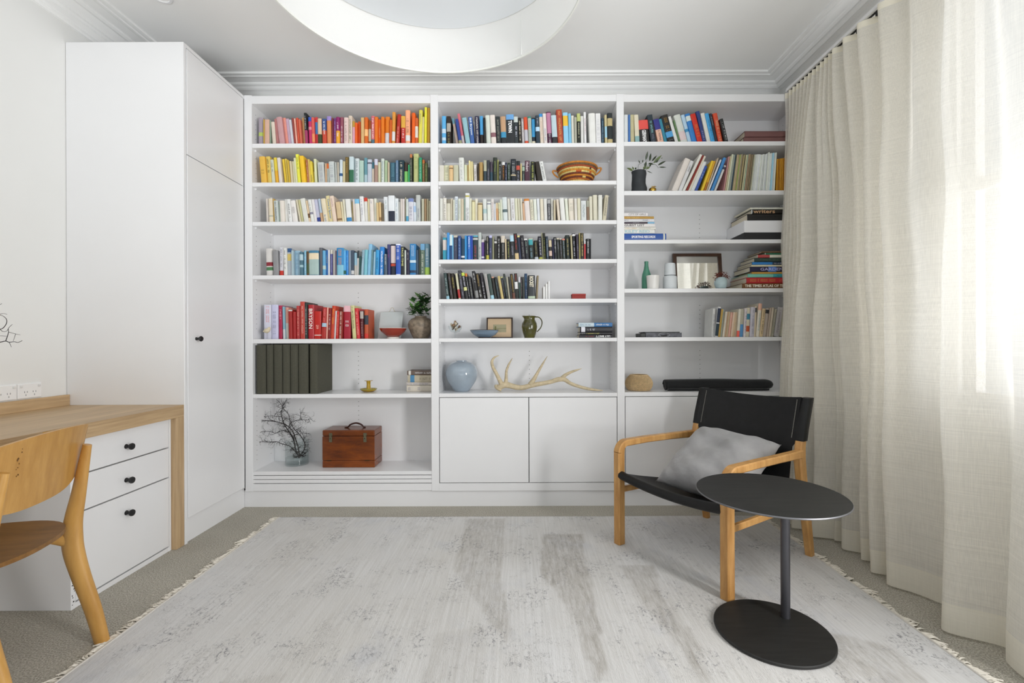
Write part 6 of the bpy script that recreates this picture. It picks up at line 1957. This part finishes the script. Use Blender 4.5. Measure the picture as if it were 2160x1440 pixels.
b.build('sprig', mat('red_seaweed', '6e3020', .6, noise=(120, .3)), t, True, kind='stuff')
# patterned case
z = shelfz(2, 4); Y = 3.045; a = P(1352.6, 705, Y); e = P(1438.4, 705, Y)
t = thing('flat_case', 'flat grey marbled case with round clasp on the fifth shelf', 'box', ((a.x + e.x) / 2, Y + .06, z))
b = B(); b.box(a.x + .030, e.x, Y, Y + .15, z + .0005, z + .030, .002)
b.build('case_body', mat('grey_marbled_board', '5c5e66', .5, noise=(50, .7)), t)
B().box(a.x, a.x + .030, Y + .004, Y + .145, z + .0005, z + .026, .002).build('end_block', mat('dark_grey_board', '3a3c3a', .6), t)
B().box(a.x + .022, e.x - .012, Y + .006, Y + .148, z + .0302, z + .036, .001).build('lid', mat('black_lid', '1c2220', .4), t)
xm = a.x + (e.x - a.x) * .56
B().tube([(xm + .036 * cos(q * pi / 12), Y - .003, z + .015 + .0125 * sin(q * pi / 12)) for q in range(25)], .0018, 6).build('clasp_ring', mat('pale_metal', 'b4b4b8', .3, .8), t, True)
B().box(xm - .02, xm + .02, Y - .003, Y, z + .004, z + .014, .001).build('clasp', HOLE, t)
# wicker basket
z = shelfz(2, 5); c = P(1347.5, 808, 3.145)
t = thing('basket', 'small round pale woven wicker basket against the upright', 'basket', (c.x, c.y, z))
WK = mat('pale_wicker', 'dcc094', .7, noise=(70, .2))
prw = lambda f: .062 + .032 * sin(pi * min(1, f * .92 + .05)) ** .8 - .010 * f
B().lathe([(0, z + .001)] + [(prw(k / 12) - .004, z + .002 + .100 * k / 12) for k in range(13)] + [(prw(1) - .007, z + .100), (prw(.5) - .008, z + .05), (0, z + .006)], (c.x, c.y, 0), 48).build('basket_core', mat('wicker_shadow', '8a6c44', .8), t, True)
b = B()
for k in range(15):
    f = (k + .5) / 15; zz = z + .002 + .100 * f; R_ = prw(f); N_ = 78
    for i in range(N_):
        a_ = 2 * pi * (i + .5 * (k % 2)) / N_; e_ = a_ + 2 * pi / N_ * .95
        b.tube([(c.x + R_ * cos(a_), c.y + R_ * sin(a_), zz - .0028), (c.x + (R_ + .0012) * cos((a_ + e_) / 2), c.y + (R_ + .0012) * sin((a_ + e_) / 2), zz), (c.x + R_ * cos(e_), c.y + R_ * sin(e_), zz + .0028)], .0021, 4)
b.build('weave', WK, t, True, kind='stuff')
N_ = 64; rp = [(c.x + (prw(1)) * cos(2 * pi * i / N_), c.y + prw(1) * sin(2 * pi * i / N_), z + .103) for i in range(N_ + 1)]
B().tube(rp, .0032, 8, cap=False).build('rim', WK, t, True)
# rolled black textile
Y = 3.12; a = P(1399, 812, Y); e = P(1631, 812, Y); z = shelfz(2, 5)
t = thing('rolled_blanket', 'long rolled black cloth lying on the counter behind the armchair', 'blanket', ((a.x + e.x) / 2, Y, z))
BT = mat('black_knit', '17181a', .95, noise=(60, .3), bump=(300, .2, .001), sheen=.2)
b = B(); rr = .040; n = 40
pts = []; rad = []
for k in range(n + 1):
    f = k / n; x = a.x + .012 + (e.x - a.x - .012) * f
    r_ = rr * (1.0 - .06 * sin(f * 9)) * (sqrt(max(0, 1 - ((f - .90) / .10) ** 2)) if f > .90 else 1) * (.93 + .07 * sin(min(1, f * 8) * pi / 2))
    pts.append((x, Y, z + .0385 + (.002 * sin(f * 7)))); rad.append(max(.002, r_ * 1.0))
b.tube(pts, rad, 28, flat=(1.15, .95))
b.build('cloth', BT, t, True, angle=180)
b = B(); sp = []
for k in range(70):   # spiral layers seen at the left end
    a_ = k * .3; r_ = .037 * (1 - k / 76)
    sp.append((a.x + .010 + .00006 * k, Y + 1.12 * r_ * cos(a_), z + .0385 + .93 * r_ * sin(a_)))
b.tube(sp, .0030, 6)
b.build('rolled_edge', BT, t, True, angle=180)
B().tube([(a.x + .02, Y - .03, z + .010), (a.x + .3, Y - .037, z + .0085), (e.x - .05, Y - .034, z + .0085)], [.010, .008, .007], 8, flat=(1.6, 1)).build('loose_fold', BT, t, True)
